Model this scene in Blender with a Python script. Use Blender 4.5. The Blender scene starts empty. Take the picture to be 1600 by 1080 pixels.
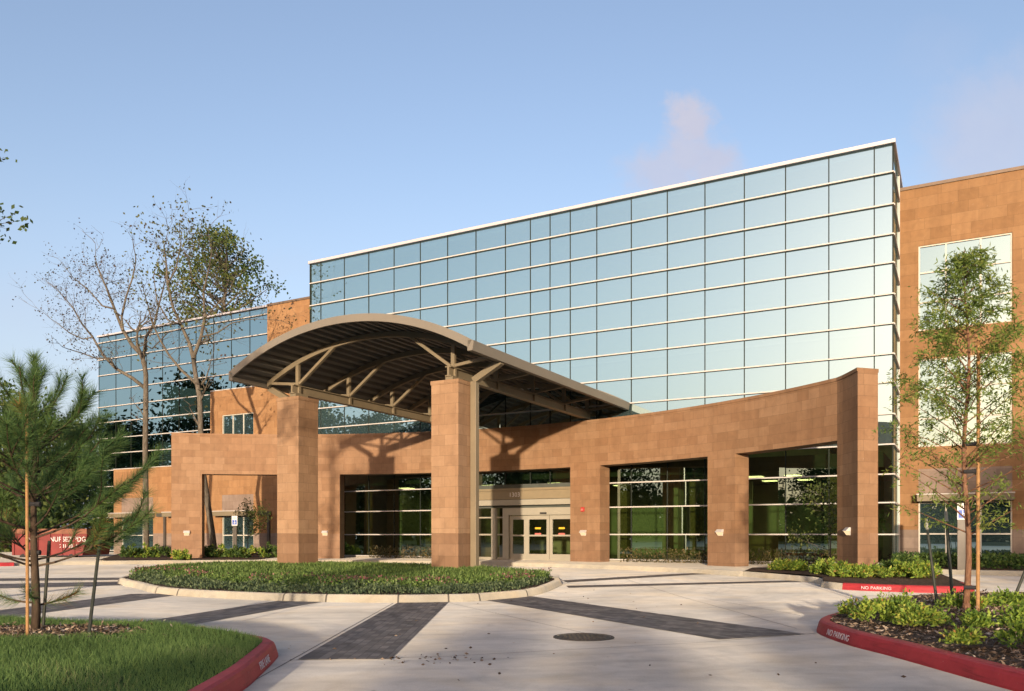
import bpy, math, random
import numpy as np
from mathutils import Vector, Matrix

random.seed(7)
rng = np.random.default_rng(11)
sc = bpy.context.scene
COL = sc.collection
R = math.radians
PI = math.pi

# ------------------------------------------------------------------ camera model
F, CX, HOR, CAMH = 1280.0, 800.0, 836.0, 1.35     # focal length and horizon in photo pixels, eye height in metres


def G(px, py, z=0.0):
    Y = (CAMH - z) * F / (py - HOR)
    return Vector(((px - CX) / F * Y, Y, z))


def AT(px, py, Y):
    return Vector(((px - CX) / F * Y, Y, CAMH + (HOR - py) * Y / F))


# building frame: origin at the foot of the glass corner, a = along the front, b = into the building
BC = Vector((13.517, 29.05, 0))
BU = Vector((0.87835, -0.47801, 0))
BV = Vector((0.47801, 0.87835, 0))
BANG = math.atan2(BU.y, BU.x)


def L2W(a, b, z=0.0):
    return BC + BU * a + BV * b + Vector((0, 0, z))


def gz(y):
    return 0.1 * min(1.0, max(0.0, (y - 18.0) / 8.0))


# ------------------------------------------------------------------ object helpers
def tag(o, label=None, cat=None, group=None, kind=None):
    if label: o['label'] = label
    if cat: o['category'] = cat
    if group: o['group'] = group
    if kind: o['kind'] = kind
    return o


def thing(name, label, cat, loc=(0, 0, 0), rz=0.0, group=None):
    o = bpy.data.objects.new(name, None)
    COL.objects.link(o)
    o.empty_display_size = 0.3
    o.location = loc
    o.rotation_euler = (0, 0, rz)
    return tag(o, label, cat, group)


def copy_tree(o, parent=None):
    c = o.copy()
    COL.objects.link(c)
    if parent: c.parent = parent
    for ch in [x for x in bpy.data.objects if x.parent == o]:
        copy_tree(ch, c)
    return c


class MB:
    """collects faces and links them as one mesh object; uv in metres"""

    def __init__(s, origin=(0, 0, 0)):
        s.v = []; s.f = []; s.uv = {}; s.o = Vector(origin); s.m = {}

    def quad(s, p, uv=None, m=0):
        i = len(s.v)
        s.v += [Vector(q) - s.o for q in p]
        s.f.append(tuple(range(i, i + len(p))))
        if uv: s.uv[len(s.f) - 1] = uv
        if m: s.m[len(s.f) - 1] = m

    def box(s, x0, x1, y0, y1, z0, z1, m=0):
        a = [(x0, y0, z0), (x1, y0, z0), (x1, y1, z0), (x0, y1, z0), (x0, y0, z1), (x1, y0, z1), (x1, y1, z1), (x0, y1, z1)]
        s.hexa(a, m)

    def hexa(s, a, m=0):
        i = len(s.v)
        s.v += [Vector(q) - s.o for q in a]
        for f in ((3, 2, 1, 0), (4, 5, 6, 7), (0, 1, 5, 4), (1, 2, 6, 5), (2, 3, 7, 6), (3, 0, 4, 7)):
            s.f.append(tuple(i + k for k in f))
            if m: s.m[len(s.f) - 1] = m

    def bar(s, p, q, w, h, up=(0, 0, 1)):
        p = Vector(p); q = Vector(q); d = (q - p).normalized()
        sd = d.cross(Vector(up))
        if sd.length < 1e-4: sd = d.cross(Vector((0, 1, 0)))
        sd.normalize(); n = sd.cross(d)
        A = [p + sd * w / 2 * i + n * h / 2 * j for i, j in ((-1, -1), (1, -1), (1, 1), (-1, 1))]
        B = [x + (q - p) for x in A]
        i = len(s.v)
        s.v += [x - s.o for x in A + B]
        for f in ((3, 2, 1, 0), (4, 5, 6, 7), (0, 1, 5, 4), (1, 2, 6, 5), (2, 3, 7, 6), (3, 0, 4, 7)):
            s.f.append(tuple(i + k for k in f))

    def tube(s, pts, rad, n=8, caps=True):
        pts = [Vector(p) for p in pts]
        if not hasattr(rad, '__len__'): rad = [rad] * len(pts)
        rings = []
        prev = None
        for k, p in enumerate(pts):
            d = (pts[min(k + 1, len(pts) - 1)] - pts[max(k - 1, 0)])
            if d.length < 1e-6: d = Vector((0, 0, 1))
            d.normalize()
            if prev is None:
                ref = Vector((1, 0, 0)) if abs(d.x) < 0.8 else Vector((0, 1, 0))
                x = d.cross(ref).normalized()
            else:
                x = (prev - d * prev.dot(d)).normalized()
            prev = x
            y = d.cross(x)
            i = len(s.v)
            for j in range(n):
                t = 2 * PI * j / n
                s.v.append(p + (x * math.cos(t) + y * math.sin(t)) * rad[k] - s.o)
            rings.append(i)
        for k in range(len(rings) - 1):
            a, b = rings[k], rings[k + 1]
            for j in range(n):
                s.f.append((a + j, a + (j + 1) % n, b + (j + 1) % n, b + j))
        if caps:
            s.f.append(tuple(rings[0] + n - 1 - j for j in range(n)))
            s.f.append(tuple(rings[-1] + j for j in range(n)))

    def build(s, name, mat, parent=None, smooth=False, bevel=0.0):
        me = bpy.data.meshes.new(name)
        me.from_pydata([tuple(v) for v in s.v], [], s.f)
        ul = me.uv_layers.new(name='UVMap')
        uvs = np.zeros((len(me.loops), 2), dtype=np.float32)
        for k, p in enumerate(me.polygons):
            if k in s.uv:
                for j, li in enumerate(p.loop_indices): uvs[li] = s.uv[k][j]
            else:
                n = p.normal
                if abs(n.z) > 0.75: ax = (Vector((1, 0, 0)), Vector((0, 1, 0)))
                else:
                    t = Vector((-n.y, n.x, 0)).normalized()
                    ax = (t, Vector((0, 0, 1)))
                for li in p.loop_indices:
                    c = me.vertices[me.loops[li].vertex_index].co + s.o
                    uvs[li] = (c.dot(ax[0]), c.dot(ax[1]))
        ul.data.foreach_set('uv', uvs.ravel())
        for mm in (mat if isinstance(mat, (list, tuple)) else [mat]): me.materials.append(mm)
        for k, mi in s.m.items(): me.polygons[k].material_index = mi
        if smooth: me.polygons.foreach_set('use_smooth', [True] * len(me.polygons))
        o = bpy.data.objects.new(name, me)
        COL.objects.link(o)
        if parent: o.parent = parent
        else: o.location = s.o
        if bevel:
            md = o.modifiers.new('Bevel', 'BEVEL'); md.width = bevel; md.segments = 2; md.limit_method = 'ANGLE'
        return o


def npmesh(name, V, k, mat, parent=None, rnd=None, loc=None):
    """V: (N*k,3) vertices, one k-gon per k vertices; rnd one value per face"""
    V = np.asarray(V, dtype=np.float32)
    n = len(V) // k
    me = bpy.data.meshes.new(name)
    me.vertices.add(len(V)); me.vertices.foreach_set('co', V.ravel())
    me.loops.add(len(V)); me.loops.foreach_set('vertex_index', np.arange(len(V), dtype=np.int32))
    me.polygons.add(n)
    me.polygons.foreach_set('loop_start', np.arange(0, len(V), k, dtype=np.int32))
    me.polygons.foreach_set('loop_total', np.full(n, k, dtype=np.int32))
    me.update(calc_edges=True)
    if rnd is None: rnd = rng.random(n)
    at = me.attributes.new('rnd', 'FLOAT', 'FACE')
    at.data.foreach_set('value', np.asarray(rnd, dtype=np.float32))
    for mm in (mat if isinstance(mat, (list, tuple)) else [mat]): me.materials.append(mm)
    o = bpy.data.objects.new(name, me)
    COL.objects.link(o)
    if parent: o.parent = parent
    if loc is not None: o.location = loc
    return o


def grid_wall(mb, S, Z, solid, mp):
    """wall of cells (S x Z); solid(s,z)->bool; mp(s,z,side)->point, side 0 front, 1 back"""
    ns, nz = len(S) - 1, len(Z) - 1
    ok = [[solid((S[i] + S[i + 1]) / 2, (Z[j] + Z[j + 1]) / 2) for j in range(nz)] for i in range(ns)]
    g = lambda i, j: 0 <= i < ns and 0 <= j < nz and ok[i][j]
    for i in range(ns):
        for j in range(nz):
            if not ok[i][j]: continue
            s0, s1, z0, z1 = S[i], S[i + 1], Z[j], Z[j + 1]
            uv = [(s0, z0), (s1, z0), (s1, z1), (s0, z1)]
            mb.quad([mp(s0, z0, 0), mp(s1, z0, 0), mp(s1, z1, 0), mp(s0, z1, 0)], uv)
            mb.quad([mp(s1, z0, 1), mp(s0, z0, 1), mp(s0, z1, 1), mp(s1, z1, 1)], [(s1, z0), (s0, z0), (s0, z1), (s1, z1)])
            if not g(i - 1, j): mb.quad([mp(s0, z0, 1), mp(s0, z0, 0), mp(s0, z1, 0), mp(s0, z1, 1)], [(s0 + .6, z0), (s0, z0), (s0, z1), (s0 + .6, z1)])
            if not g(i + 1, j): mb.quad([mp(s1, z0, 0), mp(s1, z0, 1), mp(s1, z1, 1), mp(s1, z1, 0)], [(s1, z0), (s1 + .6, z0), (s1 + .6, z1), (s1, z1)])
            if not g(i, j - 1): mb.quad([mp(s0, z0, 1), mp(s1, z0, 1), mp(s1, z0, 0), mp(s0, z0, 0)], [(s0, z0 - .6), (s1, z0 - .6), (s1, z0), (s0, z0)])
            if not g(i, j + 1): mb.quad([mp(s0, z1, 0), mp(s1, z1, 0), mp(s1, z1, 1), mp(s0, z1, 1)], [(s0, z1), (s1, z1), (s1, z1 + .6), (s0, z1 + .6)])


# ------------------------------------------------------------------ materials
class NT:
    def __init__(s, name):
        s.mat = bpy.data.materials.new(name); s.mat.use_nodes = True
        s.t = s.mat.node_tree; s.t.nodes.clear()
        s.out = s.t.nodes.new('ShaderNodeOutputMaterial')

    def n(s, typ, inp=None, **kw):
        nd = s.t.nodes.new(typ)
        for k, v in kw.items(): setattr(nd, k, v)
        for k, v in (inp or {}).items():
            i = nd.inputs[k]
            if hasattr(v, 'bl_idname') and hasattr(v, 'is_output'): s.t.links.new(v, i)
            else: i.default_value = v
        return nd

    def link(s, a, b): s.t.links.new(a, b)

    def ramp(s, fac, stops):
        r = s.n('ShaderNodeValToRGB', {'Fac': fac})
        e = r.color_ramp.elements
        while len(e) < len(stops): e.new(0.5)
        for k, (p, c) in enumerate(stops):
            e[k].position = p; e[k].color = (c[0], c[1], c[2], 1)
        return r.outputs['Color']

    def mix(s, fac, a, b, mode='MIX'):
        m = s.n('ShaderNodeMix', data_type='RGBA', blend_type=mode)
        for i, v in ((0, fac), (6, a), (7, b)):
            if hasattr(v, 'is_output'): s.t.links.new(v, m.inputs[i])
            else: m.inputs[i].default_value = v if i == 0 else (v[0], v[1], v[2], 1)
        return m.outputs[2]

    def noise(s, vec, scale, detail=4, rough=0.55, dist=0.0):
        nd = s.n('ShaderNodeTexNoise', {'Scale': scale, 'Detail': detail, 'Roughness': rough, 'Distortion': dist})
        if vec is not None: s.link(vec, nd.inputs['Vector'])
        return nd.outputs['Fac']

    def bump(s, h, strength=0.3, dist=0.02):
        return s.n('ShaderNodeBump', {'Height': h, 'Strength': strength, 'Distance': dist}).outputs['Normal']

    def surf(s, sh): s.link(sh, s.out.inputs['Surface']); return s.mat

    def prin(s, color, rough=0.6, metal=0.0, spec=0.5, normal=None, **kw):
        p = s.n('ShaderNodeBsdfPrincipled', {'Roughness': rough, 'Metallic': metal, 'Specular IOR Level': spec})
        if hasattr(color, 'is_output'): s.link(color, p.inputs['Base Color'])
        else: p.inputs['Base Color'].default_value = (color[0], color[1], color[2], 1)
        if normal is not None: s.link(normal, p.inputs['Normal'])
        for k, v in kw.items(): p.inputs[k].default_value = v
        return p


def plain(name, c, rough=0.6, metal=0.0, var=0.12, scale=3.0, spec=0.4):
    t = NT(name)
    co = t.n('ShaderNodeTexCoord').outputs['Object']
    nz = t.noise(co, scale, 5)
    col = t.ramp(nz, [(0.3, [x * (1 - var) for x in c]), (0.7, [min(1, x * (1 + var)) for x in c])])
    return t.surf(t.prin(col, rough, metal, spec).outputs[0])


def mat_stone(name, c1, c2, c3, bw=0.62, bh=0.31, contrast=1.0):
    t = NT(name)
    uv = t.n('ShaderNodeUVMap', uv_map='UVMap').outputs[0]
    br = t.n('ShaderNodeTexBrick', {'Vector': uv, 'Color1': (0, 0, 0, 1), 'Color2': (1, 1, 1, 1), 'Mortar': (0.5, 0.5, 0.5, 1), 'Scale': 1.0,
                                    'Mortar Size': 0.0035, 'Mortar Smooth': 0.2, 'Brick Width': bw, 'Row Height': bh})
    br.offset = 0.37; br.offset_frequency = 2; br.squash = 0.75; br.squash_frequency = 3
    base = t.ramp(br.outputs['Color'], [(0.05, c1), (0.5, c2), (0.95, c3)])
    big = t.noise(uv, 0.35, 3)
    base = t.mix(t.ramp(big, [(0.35, (0, 0, 0)), (0.7, (1, 1, 1))]), base, [x * y for x, y in zip(c2, (1.05, 0.95, 0.90))], 'MIX')
    base2 = t.ramp(br.outputs['Color'], [(0.05, c1), (0.5, c2), (0.95, c3)])
    base = t.mix(0.55, base, base2)
    n1 = t.noise(uv, 3.5, 6, 0.62, 0.8)
    base = t.mix(0.5, base, t.ramp(n1, [(0.25, (0.74, 0.72, 0.72)), (0.5, (1, 1, 1)), (0.75, (1.22, 1.2, 1.17))]), 'MULTIPLY')
    # pale pits and veins of the cut stone
    vn = t.noise(uv, 10, 4, 0.65, 1.8)
    fl = t.ramp(vn, [(0.66, (0, 0, 0)), (0.74, (1, 1, 1))])
    base = t.mix(t.n('ShaderNodeMath', {0: fl, 1: 0.5}, operation='MULTIPLY').outputs[0], base, (0.42, 0.34, 0.26))
    # streaks and weathering that start at the coping
    st = t.n('ShaderNodeMapping', {'Vector': uv, 'Scale': (2.2, 0.22, 1)}).outputs[0]
    sn = t.noise(st, 1.6, 5, 0.6)
    base = t.mix(0.6, base, t.ramp(sn, [(0.35, (0.82, 0.8, 0.8)), (0.6, (1, 1, 1))]), 'MULTIPLY')
    col = t.mix(br.outputs['Fac'], base, [x * 0.5 for x in c2])
    hgt = t.mix(0.5, t.ramp(br.outputs['Fac'], [(0, (1, 1, 1)), (1, (0, 0, 0))]), t.ramp(n1, [(0.3, (0.2,) * 3), (0.7, (0.8,) * 3)]))
    return t.surf(t.prin(col, 0.72, 0, 0.25, t.bump(hgt, 0.35, 0.008)).outputs[0])


M = {}
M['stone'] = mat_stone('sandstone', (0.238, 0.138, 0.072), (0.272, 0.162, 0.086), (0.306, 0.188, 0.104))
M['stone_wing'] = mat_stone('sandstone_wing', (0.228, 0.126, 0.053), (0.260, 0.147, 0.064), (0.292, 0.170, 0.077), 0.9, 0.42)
M['stone_wing_sunlit'] = mat_stone('sandstone_wing_sunlit', (0.275, 0.152, 0.068), (0.31, 0.175, 0.08), (0.345, 0.20, 0.094), 0.9, 0.42)  # wing stone again, lightened so the left block's stronger sun is in the colour
M['stone_col_sunlit'] = mat_stone('sandstone_column_sunlit', (0.29, 0.182, 0.102), (0.326, 0.208, 0.118), (0.362, 0.234, 0.136))  # wall stone lightened, painting in the sun on the columns' more frontal faces
M['stone_grey'] = mat_stone('grey_stone', (0.20, 0.155, 0.12), (0.24, 0.187, 0.147), (0.28, 0.22, 0.176), 0.9, 0.42)
M['stone_base'] = mat_stone('stone_base', (0.22, 0.132, 0.075), (0.25, 0.153, 0.088), (0.285, 0.178, 0.106), 0.62, 0.36)


def mat_concrete(name, c, stain=0.22, joints=False):
    t = NT(name)
    co = t.n('ShaderNodeTexCoord').outputs['Object']
    n1 = t.noise(co, 0.25, 6, 0.6, 0.4)
    n2 = t.noise(co, 2.2, 6, 0.65, 0.8)
    n3 = t.noise(co, 60, 3, 0.6)
    st = t.n('ShaderNodeMapping', {'Vector': co, 'Scale': (0.35, 1.6, 1), 'Rotation': (0, 0, 0.5)}).outputs[0]
    n4 = t.noise(st, 0.9, 5, 0.6, 0.5)
    col = t.ramp(n1, [(0.3, [x * (1 - stain) for x in c]), (0.55, c), (0.75, [x * (1 + stain * .6) for x in c])])
    col = t.mix(0.7, col, t.ramp(n2, [(0.3, (0.80, 0.79, 0.78)), (0.55, (1, 1, 1)), (0.8, (1.1, 1.08, 1.05))]), 'MULTIPLY')
    col = t.mix(0.55, col, t.ramp(n4, [(0.32, (0.72, 0.72, 0.73)), (0.5, (1, 1, 1))]), 'MULTIPLY')
    col = t.mix(0.5, col, t.ramp(n3, [(0.3, (0.8,) * 3), (0.6, (1.08,) * 3)]), 'MULTIPLY')
    # scattered dark spots (gum, oil, leaves' stains)
    if joints:     # faint tyre tracks that circle the planter
        dv = t.n('ShaderNodeVectorMath', {0: co, 1: (-4.0, 24.0, 0)}, operation='SUBTRACT').outputs[0]
        ln = t.n('ShaderNodeVectorMath', {0: dv}, operation='LENGTH').outputs['Value']
        wob = t.n('ShaderNodeMath', {0: ln, 1: n1}, operation='ADD').outputs[0]
        tv = t.n('ShaderNodeCombineXYZ', {0: wob, 1: 0.0, 2: 0.0}).outputs[0]
        col = t.mix(0.6, col, t.ramp(t.noise(tv, 1.7, 3, 0.6), [(0.36, (0.80, 0.80, 0.81)), (0.5, (1, 1, 1))]), 'MULTIPLY')
    vo = t.n('ShaderNodeTexVoronoi', {'Vector': co, 'Scale': 1.3, 'Randomness': 1.0}).outputs['Distance']
    col = t.mix(0.6, col, t.ramp(vo, [(0.012, (0.45, 0.43, 0.4)), (0.04, (1, 1, 1))]), 'MULTIPLY')
    wc = t.noise(co, 0.55, 4, 0.55, 1.2)  # cool and warm patches of dappled sun, painted into the concrete colour
    col = t.mix(0.8, col, t.ramp(wc, [(0.34, (0.84, 0.87, 0.92)), (0.5, (1, 1, 1)), (0.66, (1.06, 1.0, 0.9))]), 'MULTIPLY')
    return t.surf(t.prin(col, 0.9, 0, 0.2, t.bump(t.mix(0.5, n3, n2), 0.36, 0.02), **{'Diffuse Roughness': .6}).outputs[0])


M['concrete'] = mat_concrete('drive_concrete', (0.55, 0.535, 0.475), 0.28, True)
M['sidewalk'] = mat_concrete('sidewalk_concrete', (0.50, 0.47, 0.39), 0.18)
M['kerb'] = mat_concrete('kerb_concrete', (0.46, 0.43, 0.345), 0.2)
M['joint'] = plain('joint_filler', (0.10, 0.09, 0.075), 0.9)


def mat_kerb_paint():
    t = NT('red_kerb_paint')
    co = t.n('ShaderNodeTexCoord').outputs['Object']
    n1 = t.noise(co, 3, 6, 0.65, 0.5); n2 = t.noise(co, 30, 5, 0.7)
    col = t.ramp(n1, [(0.3, (0.33, 0.026, 0.032)), (0.7, (0.47, 0.042, 0.045))])
    chip = t.ramp(n2, [(0.655, (0, 0, 0)), (0.70, (1, 1, 1))])
    ru = t.noise(t.n('ShaderNodeMapping', {'Vector': co, 'Scale': (1.2, 1.2, 14)}).outputs[0], 2.0, 5, 0.65)
    col = t.mix(0.7, col, t.ramp(ru, [(0.30, (0.45, 0.42, 0.42)), (0.46, (1, 1, 1)), (0.7, (1.1, 1.15, 1.15))]), 'MULTIPLY')
    col = t.mix(t.n('ShaderNodeMath', {0: chip, 1: 0.5}, operation='MULTIPLY').outputs[0], col, (0.42, 0.30, 0.26))
    return t.surf(t.prin(col, 0.55, 0, 0.3, t.bump(n2, 0.25, 0.006)).outputs[0])


M['red_kerb'] = mat_kerb_paint()


def mat_paver():
    t = NT('stamped_paver')
    uv = t.n('ShaderNodeUVMap', uv_map='UVMap').outputs[0]
    br = t.n('ShaderNodeTexBrick', {'Vector': uv, 'Color1': (0.13, 0.115, 0.098, 1), 'Color2': (0.25, 0.222, 0.19, 1), 'Mortar': (0.12, 0.108, 0.092, 1), 'Scale': 1.0,
                                    'Mortar Size': 0.006, 'Mortar Smooth': 0.3, 'Brick Width': 0.21, 'Row Height': 0.105})
    n1 = t.noise(uv, 2.0, 6, 0.65, 0.5); n2 = t.noise(uv, 40, 3)
    col = t.mix(0.75, br.outputs['Color'], t.ramp(n1, [(0.3, (0.55,) * 3), (0.5, (1, 1, 1)), (0.75, (1.75, 1.65, 1.5))]), 'MULTIPLY')
    return t.surf(t.prin(col, 0.8, 0, 0.25, t.bump(t.mix(0.4, t.ramp(br.outputs['Fac'], [(0, (1,) * 3), (1, (0,) * 3)]), n2), 0.5, 0.01)).outputs[0])


M['paver'] = mat_paver()


def mat_soil(name, a, b, c):
    t = NT(name)
    co = t.n('ShaderNodeTexCoord').outputs['Object']
    n1 = t.noise(co, 14, 6, 0.7, 0.8); n2 = t.noise(co, 1.2, 4)
    col = t.ramp(n1, [(0.3, a), (0.5, b), (0.72, c)])
    col = t.mix(0.5, col, t.ramp(n2, [(0.35, (0.7,) * 3), (0.6, (1.1,) * 3)]), 'MULTIPLY')
    return t.surf(t.prin(col, 0.95, 0, 0.1, t.bump(n1, 0.8, 0.04)).outputs[0])


M['mulch'] = mat_soil('mulch', (0.045, 0.03, 0.02), (0.11, 0.075, 0.05), (0.24, 0.17, 0.115))
M['lawn'] = mat_soil('lawn_ground', (0.018, 0.035, 0.010), (0.03, 0.065, 0.015), (0.055, 0.085, 0.025))
M['far_ground'] = mat_soil('far_ground', (0.04, 0.06, 0.02), (0.07, 0.09, 0.035), (0.12, 0.12, 0.06))


def mat_rnd(name, stops, transl=0.25, rough=0.6):
    """plant or chip colour picked per leaf"""
    t = NT(name)
    a = t.n('ShaderNodeAttribute', attribute_name='rnd').outputs['Fac']
    col = t.ramp(a, stops)
    p = t.prin(col, rough, 0, 0.3).outputs[0]
    if transl:
        tr = t.n('ShaderNodeBsdfTranslucent'); t.link(col, tr.inputs['Color'])
        m = t.n('ShaderNodeMixShader', {0: transl}); t.link(p, m.inputs[1]); t.link(tr.outputs[0], m.inputs[2])
        p = m.outputs[0]
    return t.surf(p)


M['grass'] = mat_rnd('grass_blade', [(0, (0.09, 0.155, 0.042)), (0.5, (0.155, 0.265, 0.075)), (0.9, (0.22, 0.34, 0.10)), (1, (0.38, 0.38, 0.17))], 0.35)
M['liriope'] = mat_rnd('liriope_blade', [(0, (0.06, 0.11, 0.025)), (0.5, (0.12, 0.20, 0.045)), (1, (0.22, 0.31, 0.085))], 0.3)
M['sage'] = mat_rnd('sage_leaf', [(0, (0.04, 0.07, 0.035)), (0.5, (0.085, 0.125, 0.06)), (1, (0.17, 0.22, 0.10))], 0.25)
M['flower'] = mat_rnd('flower_petal', [(0, (0.10, 0.06, 0.05)), (0.4, (0.18, 0.09, 0.08)), (0.75, (0.30, 0.12, 0.11)), (1, (0.42, 0.28, 0.23))], 0.25)
M['nandina'] = mat_rnd('shrub_leaf', [(0, (0.08, 0.15, 0.025)), (0.35, (0.17, 0.28, 0.04)), (0.75, (0.32, 0.42, 0.06)), (0.95, (0.46, 0.47, 0.09)), (1, (0.35, 0.16, 0.05))], 0.3)
M['shrub_dark'] = mat_rnd('dark_shrub_leaf', [(0, (0.025, 0.055, 0.012)), (0.5, (0.055, 0.11, 0.022)), (1, (0.13, 0.19, 0.04))], 0.25)
M['needle'] = mat_rnd('pine_needle', [(0, (0.045, 0.095, 0.032)), (0.5, (0.085, 0.165, 0.05)), (0.85, (0.16, 0.24, 0.06)), (0.97, (0.28, 0.28, 0.08)), (1, (0.38, 0.18, 0.06))], 0.3)
M['cypress'] = mat_rnd('cypress_leaf', [(0, (0.08, 0.14, 0.025)), (0.5, (0.15, 0.225, 0.045)), (1, (0.30, 0.32, 0.07))], 0.35)
M['leaf_sparse'] = mat_rnd('autumn_leaf', [(0, (0.05, 0.032, 0.034)), (0.4, (0.08, 0.055, 0.045)), (0.7, (0.075, 0.085, 0.03)), (1, (0.14, 0.15, 0.045))], 0.3)
M['leaf_green'] = mat_rnd('tree_leaf', [(0, (0.03, 0.06, 0.012)), (0.5, (0.07, 0.11, 0.024)), (1, (0.16, 0.18, 0.045))], 0.3)
M['leaf_dark'] = mat_rnd('evergreen_leaf', [(0, (0.010, 0.022, 0.006)), (0.5, (0.022, 0.042, 0.012)), (1, (0.05, 0.07, 0.02))], 0.15)
M['chip'] = mat_rnd('mulch_chip', [(0, (0.045, 0.03, 0.02)), (0.5, (0.15, 0.105, 0.07)), (0.85, (0.30, 0.23, 0.165)), (1, (0.5, 0.44, 0.37))], 0.0, 0.9)


def mat_bark(name, a, b, c, scale=9):
    t = NT(name)
    co = t.n('ShaderNodeTexCoord').outputs['Object']
    mp = t.n('ShaderNodeMapping', {'Vector': co, 'Scale': (1, 1, 0.35)}).outputs[0]
    n1 = t.noise(mp, scale, 6, 0.7, 0.6)
    return t.surf(t.prin(t.ramp(n1, [(0.3, a), (0.5, b), (0.7, c)]), 0.9, 0, 0.15, t.bump(n1, 0.7, 0.02)).outputs[0])


M['bark_pale'] = mat_bark('pale_bark', (0.07, 0.06, 0.046), (0.125, 0.108, 0.082), (0.21, 0.185, 0.145))
M['bark_dark'] = mat_bark('dark_bark', (0.03, 0.022, 0.015), (0.07, 0.05, 0.034), (0.13, 0.09, 0.06))
M['bark_red'] = mat_bark('cypress_bark', (0.10, 0.05, 0.03), (0.19, 0.10, 0.06), (0.28, 0.17, 0.10), 25)
M['stake'] = plain('pine_stake_wood', (0.34, 0.19, 0.075), 0.8, 0, 0.25, 14)
M['stake_dark'] = plain('weathered_stake_steel', (0.035, 0.04, 0.03), 0.6, 0.2, 0.2, 8)
M['stake_tip'] = plain('unpainted_stake_tip', (0.30, 0.30, 0.24), 0.6, 0.2, 0.2, 8)
M['tie'] = plain('tie_strap', (0.02, 0.02, 0.022), 0.7)

M['mullion'] = plain('pale_aluminium', (0.52, 0.50, 0.46), 0.5, 0.0, 0.04, 2, 0.5)
M['mullion_v'] = plain('dark_glazing_seal', (0.022, 0.028, 0.022), 0.7, 0.0, 0.1, 3, 0.1)
M['frame_white'] = plain('white_window_frame', (0.56, 0.54, 0.46), 0.5, 0.0, 0.05)
M['coping'] = plain('pale_metal_coping', (0.58, 0.55, 0.55), 0.4, 0.2, 0.04)
M['coping_brown'] = plain('brown_metal_coping', (0.17, 0.12, 0.08), 0.5, 0.2)
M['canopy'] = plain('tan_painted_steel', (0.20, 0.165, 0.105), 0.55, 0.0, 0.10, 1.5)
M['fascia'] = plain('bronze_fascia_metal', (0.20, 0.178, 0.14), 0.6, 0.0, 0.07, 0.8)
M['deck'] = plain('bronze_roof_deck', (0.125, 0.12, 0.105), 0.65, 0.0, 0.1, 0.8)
M['door'] = plain('anodised_door_frame', (0.36, 0.335, 0.26), 0.45, 0.1, 0.05)
M['header'] = plain('tan_header_metal', (0.26, 0.21, 0.125), 0.5, 0.1, 0.06)
M['white'] = plain('white_paint', (0.78, 0.76, 0.72), 0.6, 0, 0.06, 20)
M['worn_white'] = plain('worn_stencil_paint', (0.72, 0.62, 0.60), 0.8, 0, 0.2, 30)
M['blue'] = plain('blue_sign_paint', (0.03, 0.10, 0.42), 0.5)
M['red'] = plain('red_enamel', (0.42, 0.035, 0.03), 0.5, 0, 0.15)
M['sign_post'] = plain('bronze_sign_post', (0.10, 0.09, 0.075), 0.5, 0.3)
M['yellow'] = plain('yellow_decal', (0.75, 0.48, 0.03), 0.5)
M['red_decal'] = plain('red_decal', (0.62, 0.16, 0.13), 0.5)
M['iron'] = plain('cast_iron', (0.10, 0.085, 0.065), 0.7, 0.5, 0.4, 30)
M['dark'] = plain('dark_rubber', (0.02, 0.02, 0.02), 0.7)
M['skip_red'] = plain('red_skip_paint', (0.20, 0.034, 0.03), 0.6, 0, 0.2, 1.5)
M['skip_rust'] = plain('rusty_skip_rim', (0.24, 0.10, 0.06), 0.8, 0, 0.25, 4)
M['int_wall'] = plain('interior_plaster', (0.50, 0.50, 0.36), 0.8, 0, 0.05)
M['int_floor'] = plain('interior_floor', (0.22, 0.19, 0.14), 0.35)
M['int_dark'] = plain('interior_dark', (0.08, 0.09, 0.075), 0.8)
M['int_wood'] = plain('interior_wood', (0.32, 0.22, 0.11), 0.6)
M['roofing'] = plain('roof_membrane', (0.35, 0.34, 0.32), 0.9)


def mat_glass(name, refl, tint, fac, haze=0.0):
    t = NT(name)
    gl = t.n('ShaderNodeBsdfGlossy', {'Color': (*refl, 1), 'Roughness': 0.0})
    tr = t.n('ShaderNodeBsdfTransparent', {'Color': (*tint, 1)})
    fr = t.n('ShaderNodeLayerWeight', {'Blend': 0.35}).outputs['Fresnel']
    f = t.n('ShaderNodeMapRange', {'Value': fr, 'From Min': 0, 'From Max': 1, 'To Min': fac, 'To Max': 1.0}).outputs[0]
    m = t.n('ShaderNodeMixShader'); t.link(f, m.inputs[0]); t.link(tr.outputs[0], m.inputs[1]); t.link(gl.outputs[0], m.inputs[2])
    if haze:      # teal diffuse haze mixed in to lift and even out the reflections
        df = t.n('ShaderNodeBsdfDiffuse', {'Color': (.36, .62, .66, 1)})
        m2 = t.n('ShaderNodeMixShader', {0: haze}); t.link(m.outputs[0], m2.inputs[1]); t.link(df.outputs[0], m2.inputs[2]); m = m2
    return t.surf(m.outputs[0])


M['glass'] = mat_glass('mirror_glass', (0.62, 0.79, 0.79), (0.20, 0.29, 0.20), 0.80, .07)
M['glass_wing'] = mat_glass('wing_mirror_glass', (0.54, 0.72, 0.72), (0.20, 0.29, 0.20), 0.80)
M['glass_lobby'] = mat_glass('lobby_glass', (0.70, 0.88, 0.74), (0.40, 0.54, 0.32), 0.36)
M['glass_window'] = mat_glass('window_glass', (0.44, 0.60, 0.61), (0.22, 0.32, 0.22), 0.78, .06)
M['glass_door'] = mat_glass('door_glass', (0.8, 0.88, 0.8), (0.45, 0.52, 0.36), 0.15)


def mat_emit(name, c, s):
    t = NT(name)
    e = t.n('ShaderNodeEmission', {'Color': (*c, 1), 'Strength': s})
    return t.surf(e.outputs[0])


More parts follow.
